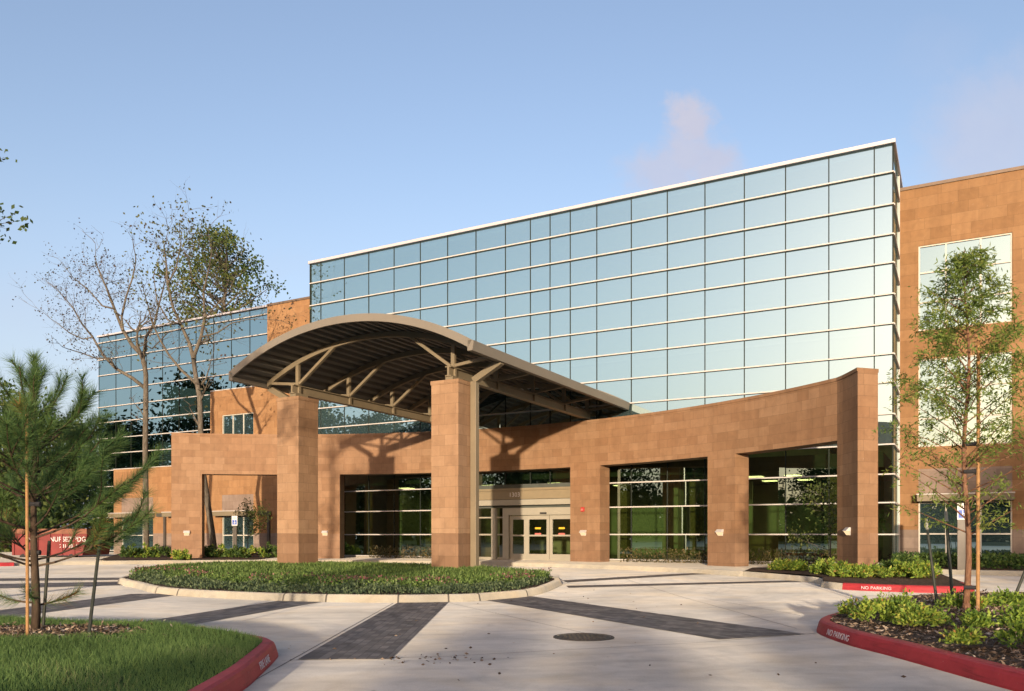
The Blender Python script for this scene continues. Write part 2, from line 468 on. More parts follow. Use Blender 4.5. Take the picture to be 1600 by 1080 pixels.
M['lamp'] = mat_emit('lamp_lens_glow', (1.0, 0.66, 0.36), .42)
M['lamp_in'] = mat_emit('ceiling_lamp_glow', (1.0, 0.82, 0.45), 1.8)


# ------------------------------------------------------------------ setting: ground
def structure(o):
    o['kind'] = 'structure'
    return o


g = MB()
ys = [-60, 0, 4, 8, 12, 15, 18, 20, 22, 24, 26, 30, 40, 60]
xs = [-70, -40, -20, -10, 0, 10, 20, 40]
for i in range(len(xs) - 1):
    for j in range(len(ys) - 1):
        g.quad([(xs[i], ys[j], gz(ys[j])), (xs[i + 1], ys[j], gz(ys[j])), (xs[i + 1], ys[j + 1], gz(ys[j + 1])), (xs[i], ys[j + 1], gz(ys[j + 1]))])
structure(g.build('drive', M['concrete']))
g = MB()
z = -0.02
for (x0, x1, y0, y1) in ((-900, 900, 60, 1200), (-900, 900, -900, -60), (-900, -70, -60, 60), (40, 900, -60, 60)):
    g.quad([(x0, y0, z + gz(y0)), (x1, y0, z + gz(y0)), (x1, y1, z + gz(y1)), (x0, y1, z + gz(y1))])
structure(g.build('ground', M['far_ground']))

# arc geometry of the stone screen wall
AC = Vector((-10.34, 16.83, 0)); AR = 21.46; AT_ = 0.69


def arc(th, r, z=0.0):
    return Vector((AC.x + r * math.cos(th), AC.y + r * math.sin(th), z))


def th_px(px, r=AR):
    """angle on the wall circle that a photo column looks at"""
    k = (px - CX) / F
    # (kY-ax)^2+(Y-ay)^2=r^2
    A = k * k + 1; B = -2 * (k * AC.x + AC.y); Cc = AC.x ** 2 + AC.y ** 2 - r * r
    Y = (-B + math.sqrt(B * B - 4 * A * Cc)) / (2 * A)
    return math.atan2(Y - AC.y, k * Y - AC.x)


SW = 0.25   # sidewalk level
KR = 19.0   # kerb radius in front of the wall
t = MB()
TH0, TH1 = R(25), R(125)
n = 60
for i in range(n):
    a0 = TH0 + (TH1 - TH0) * i / n; a1 = TH0 + (TH1 - TH0) * (i + 1) / n
    t.quad([arc(a0, KR + .15, SW), arc(a0, 32, SW), arc(a1, 32, SW), arc(a1, KR + .15, SW)])
structure(t.build('sidewalk', M['sidewalk']))

KPROF = [(0.0, -0.06), (0.0, 0.02), (0.028, 0.105), (0.045, 0.135), (0.075, 0.15), (0.17, 0.15), (0.17, -0.06)]


def kerb(name, pts, mat, side=1, prof=KPROF, zf=None, h=1.0):
    """sweep the kerb profile along pts; the profile grows to the left of the travel direction (side=1)"""
    pts = [Vector((p[0], p[1], 0)) for p in pts]
    mb = MB()
    rows = []
    for k, p in enumerate(pts):
        d = (pts[min(k + 1, len(pts) - 1)] - pts[max(k - 1, 0)]).normalized()
        nrm = Vector((-d.y, d.x, 0)) * side
        zb = zf(p.y) if zf else gz(p.y)
        i = len(mb.v)
        for (o, zz) in prof: mb.v.append(p + nrm * o + Vector((0, 0, zb + zz * h)))
        rows.append(i)
    m = len(prof)
    for k in range(len(rows) - 1):
        a, b = rows[k], rows[k + 1]
        for j in range(m - 1):
            f = (a + j, b + j, b + j + 1, a + j + 1)
            mb.f.append(f if side == 1 else f[::-1])
    mb.f.append(tuple(rows[0] + j for j in range(m)))
    mb.f.append(tuple(rows[-1] + m - 1 - j for j in range(m)))
    return mb.build(name, mat, None, smooth=False)


def smooth_path(pts, n=6):
    """Catmull-Rom through 2-D points"""
    P = [Vector((p[0], p[1])) for p in pts]
    P = [P[0] * 2 - P[1]] + P + [P[-1] * 2 - P[-2]]
    out = []
    for i in range(1, len(P) - 2):
        for k in range(n):
            t_ = k / n
            a, b, c, d = P[i - 1], P[i], P[i + 1], P[i + 2]
            out.append(0.5 * ((2 * b) + (c - a) * t_ + (2 * a - 5 * b + 4 * c - d) * t_ ** 2 + (-a + 3 * b - 3 * c + d) * t_ ** 3))
    out.append(P[-2])
    return out


def poly_fill(name, pts, mat, zf, kind='structure', cell=0.5):
    """fill an outline with a triangulated sheet that follows zf(x,y)"""
    import bmesh
    bm = bmesh.new()
    vs = [bm.verts.new((p[0], p[1], 0)) for p in pts]
    f = bm.faces.new(vs)
    bmesh.ops.triangulate(bm, faces=[f])
    for _ in range(3):
        bmesh.ops.subdivide_edges(bm, edges=[e for e in bm.edges if e.calc_length() > cell], cuts=1, use_grid_fill=False)
        bmesh.ops.triangulate(bm, faces=bm.faces[:])
    for v in bm.verts: v.co.z = zf(v.co.x, v.co.y)
    for f in bm.faces:
        f.smooth = True
        if f.normal.z < 0: f.normal_flip()
    me = bpy.data.meshes.new(name); bm.to_mesh(me); bm.free()
    me.materials.append(mat)
    o = bpy.data.objects.new(name, me); COL.objects.link(o)
    o['kind'] = kind
    return o


def inside(poly, x, y):
    """vectorised point-in-polygon"""
    c = np.zeros(len(x), bool)
    j = len(poly) - 1
    for i in range(len(poly)):
        xi, yi = poly[i][0], poly[i][1]; xj, yj = poly[j][0], poly[j][1]
        m = ((yi > y) != (yj > y)) & (x < (xj - xi) * (y - yi) / (yj - yi + 1e-12) + xi)
        c ^= m
        j = i
    return c


def lettering(txt, size, mat, parent, loc, xdir, ydir, name='lettering', squeeze=1.0, depth=0.002):
    cu = bpy.data.curves.new('t', 'FONT'); cu.body = txt; cu.size = size; cu.align_x = 'CENTER'; cu.align_y = 'CENTER'; cu.extrude = depth
    cu.space_character = 1.05
    o = bpy.data.objects.new('t', cu); COL.objects.link(o)
    bpy.context.view_layer.update()
    me = bpy.data.meshes.new_from_object(o.evaluated_get(bpy.context.evaluated_depsgraph_get()))
    COL.objects.unlink(o); bpy.data.objects.remove(o)
    me.name = name
    X = Vector(xdir).normalized(); Yd = Vector(ydir).normalized(); Zd = X.cross(Yd)
    mt = Matrix(((X.x, Yd.x, Zd.x, loc[0]), (X.y, Yd.y, Zd.y, loc[1]), (X.z, Yd.z, Zd.z, loc[2]), (0, 0, 0, 1))) @ Matrix.Diagonal((squeeze, 1, 1, 1))
    me.transform(mt)
    me.materials.clear(); me.materials.append(mat)
    r = bpy.data.objects.new(name, me); COL.objects.link(r)
    if parent: r.parent = parent
    return r


# sidewalk kerb
structure(kerb('kerb', [arc(TH0 + (TH1 - TH0) * i / 70, KR) for i in range(71)], M['kerb'], side=-1, zf=lambda y: 0.1))

# paver bands ------------------------------------------------------
def band(p0, p1, w0, w1, n=24, cut0=None):
    """strip from p0 to p1 (2-D) of widths w0,w1"""
    p0 = Vector(p0); p1 = Vector(p1); d = (p1 - p0); L = d.length; d.normalize(); nn = Vector((-d.y, d.x))
    mb = MB()
    for i in range(n):
        a, b = i / n, (i + 1) / n
        q = []; uv = []
        for t_, s_ in ((a, -1), (b, -1), (b, 1), (a, 1)):
            w = w0 + (w1 - w0) * t_
            p = p0 + d * L * t_ + nn * w / 2 * s_
            q.append((p.x, p.y, gz(p.y) + 0.006)); uv.append((L * t_, w / 2 * s_))
        mb.quad(q[::-1], uv[::-1])
    o = mb.build('paver_band', M['paver'])
    return structure(o)


def band4(a, b, c, d, n=24):
    """strip between edge a->b and edge d->c (2-D)"""
    a, b, c, d = [Vector(v) for v in (a, b, c, d)]
    mb = MB()
    L = (b - a).length; W = (d - a).length
    for i in range(n):
        t0, t1 = i / n, (i + 1) / n
        q = [a.lerp(b, t0), a.lerp(b, t1), d.lerp(c, t1), d.lerp(c, t0)]
        mb.quad([(p.x, p.y, gz(p.y) + .006) for p in q], [(t0 * L, 0), (t1 * L, 0), (t1 * L, W), (t0 * L, W)])
    o = mb.build('paver_band', M['paver'])
    if o.data.polygons[0].normal.z < 0: o.data.flip_normals()
    return structure(o)


g2 = lambda px, py: G(px, py).xy
band4(g2(465, 1031), (-2.27, 16.6), (-1.27, 16.75), g2(611, 1030.5))
band4(g2(1124, 1000), g2(745, 936), g2(830, 932), g2(1258, 991))
band4(g2(150, 983), g2(442, 938), g2(515, 938.5), g2(275, 981))
band4(g2(-60, 961), g2(205, 929), g2(292, 928), g2(-60, 975))
band4(g2(-200, 926), g2(205, 917), g2(205, 912), g2(-200, 919))
band4(g2(-200, 913), g2(200, 910), g2(200, 907), g2(-200, 909))
band4((1.4, 20.4), (8.0, 22.5), (7.9, 23.1), (1.4, 21.1))
band4((1.5, 22.3), (6.4, 26.3), (6.1, 26.9), (1.4, 23.1))

# joints in the concrete
def joint(pts, w=0.012):
    mb = MB()
    for p, q in zip(pts[:-1], pts[1:]):
        p = Vector(p); q = Vector(q); d = (q - p).normalized(); nn = Vector((-d.y, d.x)) * w / 2
        N = max(1, int((q - p).length / 0.8))
        for i in range(N):
            a = p.lerp(q, i / N); b = p.lerp(q, (i + 1) / N)
            mb.quad([((a - nn).x, (a - nn).y, gz(a.y) + .004), ((a + nn).x, (a + nn).y, gz(a.y) + .004), ((b + nn).x, (b + nn).y, gz(b.y) + .004), ((b - nn).x, (b - nn).y, gz(b.y) + .004)][::-1])
    return mb


jm = MB()
for pts in ([g2(440, 1032.5), g2(700, 1026), g2(1100, 1004), g2(1275, 990)], [g2(700, 942), g2(960, 1000)],
            [(-2.35, 16.2), (-2.4, 4)], [g2(1100, 935), g2(1250, 962)], [(3.2, 24.9), (4.1, 11.8)], [(-9.0, 11), (-4.5, 14)]):
    m2 = joint(pts)
    for f in m2.f: jm.quad([m2.v[k] for k in f])
structure(jm.build('drive_joint', M['joint']))

# manhole cover -----------------------------------------------------
mc = G(912, 996)
mh = thing('manhole_cover', 'round cast iron manhole cover in the middle of the concrete drive', 'manhole cover', mc)
mb = MB()
N = 36
for r0, r1, z0, z1 in ((0.0, 0.30, 0.012, 0.012), (0.36, 0.40, 0.014, 0.010)):
    for i in range(N):
        a, b = 2 * PI * i / N, 2 * PI * (i + 1) / N
        if r0 == 0: mb.quad([(0, 0, z0), (r1 * math.cos(a), r1 * math.sin(a), z1), (r1 * math.cos(b), r1 * math.sin(b), z1)])
        else: mb.quad([(r0 * math.cos(a), r0 * math.sin(a), z0), (r1 * math.cos(a), r1 * math.sin(a), z1), (r1 * math.cos(b), r1 * math.sin(b), z1), (r0 * math.cos(b), r0 * math.sin(b), z0)])
for i in range(N):
    a, b = 2 * PI * i / N, 2 * PI * (i + 1) / N
    mb.quad([(.30 * math.cos(a), .30 * math.sin(a), .012), (.305 * math.cos(a), .305 * math.sin(a), .004), (.305 * math.cos(b), .305 * math.sin(b), .004), (.30 * math.cos(b), .30 * math.sin(b), .012)])
    mb.quad([(.40 * math.cos(a), .40 * math.sin(a), .010), (.405 * math.cos(a), .405 * math.sin(a), .001), (.405 * math.cos(b), .405 * math.sin(b), .001), (.40 * math.cos(b), .40 * math.sin(b), .010)])
    mb.quad([(.305 * math.cos(a), .305 * math.sin(a), .004), (.36 * math.cos(a), .36 * math.sin(a), .004), (.36 * math.cos(b), .36 * math.sin(b), .004), (.305 * math.cos(b), .305 * math.sin(b), .004)])
for k in range(-4, 5):
    for l in range(-4, 5):
        x, y = k * .06, l * .06
        if math.hypot(x, y) < .26: mb.box(x - .018, x + .018, y - .018, y + .018, .0125, .018)
mb.build('lid', M['iron'], mh)

# ------------------------------------------------------------------ the office building
OB = thing('office_building', 'three storey office building with a tall mirrored glass front and red stone wings', 'building', BC, BANG)

ROWS = [1.37, 2.50, 3.51, 4.57, 5.65, 6.77, 7.78, 8.85, 9.90, 11.01, 12.02, 13.08, 14.22]
TOPZ = 15.22; BASEZ = 0.33
LA = -27.0
VA = [0, -.615]
for k in range(7): VA.append(VA[-1] - 1.53)
VA += [VA[-1] - 1.225]; VA += [VA[-1] - .96]; VA += [VA[-1] - .96]; VA += [VA[-1] - 1.25]
for k in range(7): VA.append(VA[-1] - 1.535)
VA.append(VA[-1] - .68)
LA = VA[-1]
DOOR0, DOOR1, DOORZ = -17.5, -12.0, 3.55


def panes(mb, A, Z, b, mp, skip=None, tilt=0.0028):
    for i in range(len(A) - 1):
        for j in range(len(Z) - 1):
            if skip and skip((A[i] + A[i + 1]) / 2, (Z[j] + Z[j + 1]) / 2): continue
            w = abs(A[i + 1] - A[i]); hh = Z[j + 1] - Z[j]
            t1 = random.gauss(0, tilt) * w / 2; t2 = random.gauss(0, tilt) * hh / 2
            mb.quad([mp(A[i], Z[j], b + t1 + t2), mp(A[i + 1], Z[j], b - t1 + t2), mp(A[i + 1], Z[j + 1], b - t1 - t2), mp(A[i], Z[j + 1], b + t1 - t2)])


fr = lambda a, z, b: (a, b, z)
sd = lambda a, z, b: (-b, a, z)
mb = MB()
Zs = [BASEZ] + ROWS + [TOPZ]
VAr = VA[::-1]
panes(mb, VAr, [z for z in Zs if z < 4.6], 0.0, fr, lambda a, z: DOOR0 < a < DOOR1 and z < DOORZ)
for k in range(len(mb.f)): mb.m[k] = 1
panes(mb, VAr, [z for z in Zs if z > 4.5], 0.0, fr)
panes(mb, [0.0, 1.53, 3.0], Zs, 0.0, sd)
mb2 = mb
cw = mb2.build('curtain_wall', [M['glass'], M['glass_lobby']], OB)
for zr in [BASEZ] + ROWS:
    mb = MB()
    segs = [(LA, 0.03)]
    if zr < DOORZ: segs = [(LA, DOOR0), (DOOR1, 0.03)]
    for (a0, a1) in segs:
        mb = MB(); mb.box(a0, a1, -0.10, -0.002, zr - .024, zr + .024); mb.build('horizontal_mullion', M['mullion'], cw)
    mb = MB(); mb.box(0.002, 0.06, 0.0, 3.0, zr - .03, zr + .03)
    mb.build('horizontal_mullion', M['mullion'], cw)
for a in VA[1:-1]:
    z0 = DOORZ if DOOR0 < a < DOOR1 else BASEZ
    mb = MB(); mb.box(a - .018, a + .018, -0.018, 0.06, z0, TOPZ); mb.build('vertical_mullion', M['mullion_v'], cw)
mb = MB()
for q_ in ((LA - .03, LA + .03, -.05, .06, BASEZ, TOPZ), (-.03, .012, -.035, .06, BASEZ, TOPZ), (-.06, .014, 1.50, 1.56, BASEZ, TOPZ)):
    mb = MB(); mb.box(*q_)
    mb.build('vertical_mullion', M['mullion_v'], cw)
mb = MB(); mb.box(-.02, .05, 2.93, 3.0 - .004, SW, TOPZ)
mb.build('corner_post', M['mullion'], cw)
mb = MB()
mb.box(LA - .06, .08, -.14, .5, TOPZ, TOPZ + .13)
mb.box(-.5, .08, .5, 6.0, TOPZ, TOPZ + .13)
mb.box(LA - .06, LA + .4, .5, 6, TOPZ, TOPZ + .13)
mb.build('parapet_coping', M['coping'], OB)
mb = MB()
mb.box(LA, -.2, .5, 24, TOPZ - .4, TOPZ - .05)
mb.box(LA, LA + .25, .2, 6, 0, TOPZ - .002); mb.box(LA, 0, 23.8, 24, 0, TOPZ - .4)
mb.box(-.3, -.05, 3.0, 24, 14, TOPZ - .002)
mb.build('roof', M['roofing'], OB)
mb = MB()
mb.box(LA, 0, -.09, .25, SW - .25, BASEZ - .042)
mb.box(-.01, .06, .25, 3.0, SW - .25, BASEZ - .032)
mb.build('plinth', M['kerb'], OB)

# interior seen through the glass
mb = MB()
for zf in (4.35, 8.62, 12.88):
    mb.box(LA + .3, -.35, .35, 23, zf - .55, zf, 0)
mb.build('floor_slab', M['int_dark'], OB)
mb = MB(); mb.box(LA + .3, -.2, .25, 23.5, .26, .30); mb.build('lobby_floor', M['int_floor'], OB)
mb = MB()
mb.box(LA + .4, -.4, 9.0, 9.2, .3, 3.79)
for a in (-3.0, -9.0, -19.0, -24.0): mb.box(a - .1, a + .1, 3.5, 9.0, .3, 3.79)
mb.box(-8.9, -6.2, 6.0, 6.15, .3, 3.79); mb.box(-23.9, -21, 5.5, 5.65, .3, 3.79)
for zf in (4.35, 8.62, 12.88): mb.box(LA + .4, -.5, 8, 8.2, zf, min(zf + 3.7, TOPZ - .41))
mb.build('interior_wall', M['int_wall'], OB)
for a in (-2.2, -7.6, -10.8, -16.7, -20.0, -25.0):
    mb = MB(); mb.box(a - .22, a + .22, 1.6, 2.04, .3, 3.79); mb.build('interior_column', M['int_wood'], OB)
for q_ in ((-6.0, -4.0, 4.0, 4.7, .3, 1.35), (-22.5, -20.5, 3.6, 4.2, .3, 1.2)):
    mb = MB(); mb.box(*q_); mb.build('counter', M['int_wood'], OB)
for a in (-1.4, -5.0, -8.2, -18.5, -22.4):
    mb = MB(); mb.box(a - .8, a + .8, 2.4, 3.1, .30, .75); mb.build('bench', M['int_wood'], OB)
for a in (-3.9, -5.4, -12.5, -14.6, -18.2, -23.2):
    for y_ in (2.6, 5.6):
        mb = MB(); mb.box(a - .3, a + .3, y_, y_ + .6, 3.765, 3.785); mb.build('ceiling_light', M['lamp_in'], OB)

# right wing --------------------------------------------------------
WB = 3.0; WT = 14.62
RW1 = 16.0
wins = [(0.69, 3.76, 9.15, 12.40), (0.69, 3.76, 4.71, 8.05), (0.69, 3.76, .35, 2.60)]
wins += [(a + 7.6, b + 7.6, c, d) for (a, b, c, d) in wins]


def wall_part(name, mat, a0, a1, z0, z1, b, holes, th=.35, extra_a=()):
    S = sorted(set([a0, a1] + [x for h in holes for x in h[:2] if a0 < x < a1] + list(extra_a)))
    Z = sorted(set([z0, z1] + [x for h in holes for x in h[2:] if z0 < x < z1]))
    mb = MB()
    grid_wall(mb, S, Z, lambda s, z: not any(h[0] < s < h[1] and h[2] < z < h[3] for h in holes), lambda s, z, side: (s, b + th * side, z))
    return mb.build(name, mat, OB)


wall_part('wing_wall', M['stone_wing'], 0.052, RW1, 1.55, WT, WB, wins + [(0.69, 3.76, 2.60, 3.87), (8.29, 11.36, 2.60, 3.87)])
wall_part('wing_wall', M['stone_grey'], 0.052, RW1, 0.05, 1.55, WB, wins)
for a0 in (0.69, 8.29):
    wall_part('grey_spandrel', M['stone_grey'], a0, a0 + 3.07, 2.60, 3.87, WB + .006, [], .3)
mb = MB(); mb.box(.052, RW1, WB - .05, WB + .4, WT, WT + .12); mb.build('wing_coping', M['coping_brown'], OB)
mb = MB(); mb.box(.052, RW1, WB + .4, 24, WT - .5, WT - .3); mb.box(RW1 - .2, RW1, WB + .36, 24, 0, WT); mb.build('roof', M['roofing'], OB)
for zf in (0.30, 4.35, 8.62, 12.88):
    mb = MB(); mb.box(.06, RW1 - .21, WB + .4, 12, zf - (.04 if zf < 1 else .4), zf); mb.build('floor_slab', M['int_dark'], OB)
mb = MB(); mb.box(.06, RW1 - .21, 8, 8.2, .3, 14.1); mb.build('interior_wall', M['int_wall'], OB)


def window(a0, a1, z0, z1, b, cols, rows, mat='glass_window', fw=.05, dep=.0, fmat='frame_white'):
    """window in the building frame: frame + pane"""
    mb = MB()
    mb.box(a0, a0 + fw, b + dep, b + dep + .1, z0, z1); mb.box(a1 - fw, a1, b + dep, b + dep + .1, z0, z1)
    mb.box(a0 + fw, a1 - fw, b + dep, b + dep + .1, z0, z0 + fw); mb.box(a0 + fw, a1 - fw, b + dep, b + dep + .1, z1 - fw, z1)
    for c in cols: mb.box(c - .028, c + .028, b + dep + .012, b + dep + .09, z0 + fw, z1 - fw)
    for r_ in rows: mb.box(a0 + fw, a1 - fw, b + dep + .002, b + dep + .1, r_ - .028, r_ + .028)
    w = mb.build('window', M[fmat], OB)
    p = MB()
    panes(p, [a0 + fw] + list(cols) + [a1 - fw], [z0 + fw] + list(rows) + [z1 - fw], b + dep + .05, fr, None, .002)
    p.build('pane', M[mat], w)
    return w


for da in (0, 7.6):
    c = [1.62 + da, 2.76 + da]
    window(.69 + da, 3.76 + da, 9.15, 12.40, WB, c, [10.22, 11.36], dep=.04)
    window(.69 + da, 3.76 + da, 4.71, 8.05, WB, c, [5.78, 6.92], dep=.04)
    window(.69 + da, 3.76 + da, .35, 2.60, WB, c, [1.39], dep=.04)
    mb = MB()
    mb.box(.66 + da, 3.80 + da, WB - .55, WB, 2.62, 2.86)
    aw = mb.build('awning', M['canopy'], OB)
    mb = MB(); mb.box(.64 + da, 3.82 + da, WB - .57, WB - .002, 2.862, 2.90); mb.build('awning_edge', M['mullion'], aw)

# left wing ---------------------------------------------------------
LW0, LWs, LWb, LWg = -48.75, -33.2, -37.9, -47.0
LB = 3.0
lwin = [(-36.9, -34.3, 5.9, 8.55), (-36.9, -34.3, .35, 2.45), (-41.2, -38.6, .35, 2.45), (-46.2, -43.1, .35, 2.45)]


def solid_l(a, z):
    if z < 5.66: return a > LWg
    if z < 10.05: return a > LWb
    return a > LWs


def wall_l(name, mat, z0, z1, holes):
    S = sorted(set([LWg, LWb, LWs, LA] + [x for h in holes for x in h[:2]]))
    Z = sorted(set([z0, z1] + [x for x in (5.66, 10.05) if z0 < x < z1] + [x for h in holes for x in h[2:] if z0 < x < z1]))
    mb = MB()
    grid_wall(mb, S, Z, lambda s, z: solid_l(s, z) and not any(h[0] < s < h[1] and h[2] < z < h[3] for h in holes), lambda s, z, side: (s, LB + .35 * side, z))
    return mb.build(name, mat, OB)


spl = [(a0, a1, 2.45, 3.75) for (a0, a1, z0, z1) in lwin[1:]]
wall_l('wing_wall', M['stone_wing_sunlit'], 1.45, WT, lwin + spl)
wall_l('wing_wall', M['stone_grey'], .05, 1.45, lwin)
for (a0, a1, z0, z1) in spl: wall_part('grey_spandrel', M['stone_grey'], a0, a1, z0, z1, LB + .006, [], .3)
mb = MB()
mb.box(LWs, LA, LB - .05, LB + .4, WT, WT + .12)
mb.build('wing_coping', M['coping_brown'], OB)
mb = MB(); mb.box(LW0 - .05, LWs - .002, LB + .02, LB + .6, WT, WT + .1); mb.build('wing_coping', M['coping'], OB)
mb = MB(); mb.box(LWg, LWb - .002, LB - .03, LB + .14, 5.66, 5.71); mb.build('ledge', M['mullion'], OB); mb = MB(); mb.box(LWb, LWs - .002, LB - .03, LB + .14, 10.05, 10.10); mb.build('ledge', M['mullion'], OB)
LZ = [BASEZ] + ROWS + [WT]
LAa = [LWs - .02]
while LAa[-1] > LW0 + .8: LAa.append(LAa[-1] - 1.53)
LAa[-1] = LW0
mb = MB()
panes(mb, LAa[::-1], LZ, LB + .16, fr, lambda a, z: solid_l(a, z), .002)
panes(mb, [-8, -6.5, -5, -LB - .16], LZ, LW0, lambda a, z, b: (b, -a, z), None, .001)
lg = mb.build('wing_glass', M['glass_wing'], OB)
for zr in [BASEZ] + ROWS:
    mb = MB()
    e = LWs if zr > 10.05 else (LWb if zr > 5.7 else LWg)
    mb.box(LW0 - .02, e - .003, LB + .07, LB + .158, zr - .026, zr + .026)
    mb.build('horizontal_mullion', M['mullion'], lg)
mb = MB()
mb.box(LWs - .045, LWs - .003, LB + .06, LB + .158, 10.11, WT)
mb.box(LWb - .045, LWb - .003, LB + .06, LB + .158, 5.72, 10.05)
mb.build('edge_frame', M['mullion'], lg)
for a in LAa[1:]:
    mb = MB()
    z0 = BASEZ if a < LWg else (5.7 if a < LWb else 10.1)
    mb.box(a - .02, a + .02, LB + .145, LB + .21, z0, WT)
    mb.build('vertical_mullion', M['mullion_v'], lg)
mb = MB(); mb.box(LW0 + .1, LA, LB + .6, 24, WT - .4, WT - .1); mb.build('roof', M['roofing'], OB)
for zf in (0.30, 4.35, 8.62, 12.88):
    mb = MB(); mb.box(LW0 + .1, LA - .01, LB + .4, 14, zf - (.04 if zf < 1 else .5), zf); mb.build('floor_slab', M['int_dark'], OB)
mb = MB(); mb.box(LW0 + 3, LA - .01, 10, 10.2, .3, 14.2); mb.build('interior_wall', M['int_wall'], OB)
for k, (a0, a1, z0, z1) in enumerate(lwin):
    w3 = (a1 - a0) / 3
    window(a0, a1, z0, z1, LB, [a0 + w3, a0 + 2 * w3] if k < 2 else [a0 + 2 * w3], [1.33] if k else [], dep=.04)
for (a0, a1) in ((-37.2, -34.2), (-41.4, -38.4), (-46.6, -42.9)):
    mb = MB(); mb.box(a0, a1, LB - .7, LB, 2.48, 2.74)
    aw = mb.build('awning', M['canopy'], OB)
    mb = MB(); mb.box(a0 - .02, a1 + .02, LB - .72, LB - .002, 2.742, 2.78); mb.build('awning_edge', M['mullion'], aw)
for a in (-42.2, -33.3):
    mb = MB(); mb.box(a - .45, a + .45, LB - .14, LB, 2.50, 2.72); mb.box(a + .2, a + .36, LB - .12, LB - .004, .3, 2.498)
    mb.build('downspout', M['sign_post'], OB)

# entrance -----------------------------------------------------------
EN = MB()
EN.box(DOOR0, DOOR1, -.30, -.05, 2.92, 3.30); EN.box(DOOR0, DOOR1, -.36, -.05, 3.302, 3.40)
hd = EN.build('entrance_header', M['header'], OB)
mb = MB(); mb.box(DOOR0, DOOR1, -.34, -.05, 2.66, 2.90); mb.build('header_lip', M['door'], hd)
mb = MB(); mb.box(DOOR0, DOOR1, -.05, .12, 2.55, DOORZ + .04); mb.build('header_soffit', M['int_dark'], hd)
# transom over the doors, sidelights, sliding leaves
fb = -.10
mb = MB()
mb.box(DOOR0, -15.78, fb, fb + .1, 2.10, 2.16); mb.box(DOOR0, -15.78, fb, fb + .1, 1.33, 1.40); mb.box(DOOR0, -15.78, fb, fb + .1, .27, .36)
mb.box(-16.33, -16.11, fb - .12, fb + .15, .27, 2.54)
mb.box(DOOR0, DOOR0 + .06, fb, fb + .1, .361, 2.54)
sl = mb.build('sidelight', M['door'], OB)
mb = MB(); panes(mb, [DOOR0, -16.2, -15.78], [.34, 1.36, 2.12, 2.55], fb + .05, fr); mb.build('pane', M['glass_door'], sl)
mb = MB()
mb.box(-15.78, -15.48, fb - .06, fb + .14, .27, 2.54)
mb.box(-15.478, DOOR1, fb - .06, fb + .14, 2.22, 2.54)
mb.build('door_surround', M['door'], OB)
mb = MB(); mb.box(-13.9, -13.6, fb - .12, fb - .062, 2.26, 2.33); mb.build('motion_sensor', M['dark'], OB)
for k, (a0, a1) in enumerate(((-15.46, -14.64), (-14.62, -13.50), (-13.48, -12.36))):
    bb = fb + (.06 if k == 0 else -.0)
    mb = MB()
    s0 = .13
    mb.box(a0, a0 + s0, bb, bb + .06, .27, 2.2); mb.box(a1 - s0, a1, bb, bb + .06, .27, 2.2)
    mb.box(a0 + s0, a1 - s0, bb, bb + .06, .27, .52); mb.box(a0 + s0, a1 - s0, bb, bb + .06, 2.03, 2.2); mb.box(a0 + s0, a1 - s0, bb + .005, bb + .055, 1.29, 1.36)
    dr = mb.build('sliding_door', M['door'], OB)
    mb = MB(); mb.quad([(a0 + s0, bb + .03, .52), (a1 - s0, bb + .03, .52), (a1 - s0, bb + .03, 2.03), (a0 + s0, bb + .03, 2.03)]); mb.build('pane', M['glass_door'], dr)
    if k:
        am = (a0 + a1) / 2
        mb = MB(); mb.box(am - .14, am + .14, bb + .018, bb + .026, 1.60, 1.68); mb.build('decal', M['yellow'], dr)
        mb = MB(); mb.box(am - .15, am + .15, bb + .016, bb + .026, 1.362, 1.43); mb.build('decal', M['red_decal'], dr)
lettering('1303', .27, M['white'], hd, (-15.1, -.306, 3.11), (1, 0, 0), (0, 0, 1), 'house_number')

# ------------------------------------------------------------------ the curved stone screen wall
CWT = 6.05
e0, e1 = R(17.06), th_px(267.7)
mid = arc(R(60), AR)
SWALL = thing('curved_stone_wall', 'curved red stone screen wall with tall square openings in front of the glass', 'wall', (mid.x, mid.y, 0))


def fr_r(th):
    k = R(20.7)
    return AR - 0.5 * max(0.0, (k - th) / (k - e0)) if th < k else AR


opens = [(th_px(1308), th_px(1148.5)), (th_px(1105.6), th_px(937.5)), (th_px(891), th_px(725)), (th_px(690), th_px(531)), (th_px(447), th_px(315.5))]
HEAD = 4.17
TH = sorted(set([e0 + (e1 - e0) * i / 90 for i in range(91)] + [x for o in opens for x in o]))
TH = [t_ for i, t_ in enumerate(TH) if i == 0 or t_ - TH[i - 1] > 1e-4 or any(abs(t_ - x) < 1e-9 for o in opens for x in o)]


def build_screen(name, mat, z0, z1, off=0.0, top=False):
    mb = MB((mid.x, mid.y, 0))
    S = [-t_ * AR for t_ in TH][::-1]
    Z = sorted(set([z0, z1] + ([HEAD] if z0 < HEAD < z1 else [])))
    mp = lambda s, z, side: arc(-s / AR, fr_r(-s / AR) + (AT_ + off if side else -off), z)
    grid_wall(mb, S, Z, lambda s, z: top or not (z < HEAD and any(o[0] < -s / AR < o[1] for o in opens)), mp)
    return mb.build(name, mat, SWALL)


build_screen('upper_wall', M['stone'], 1.40, CWT - .10)
build_screen('stone_base', M['stone_base'], 0.1, 1.40)
build_screen('coping', M['stone'], CWT - .10, CWT, .025, True)

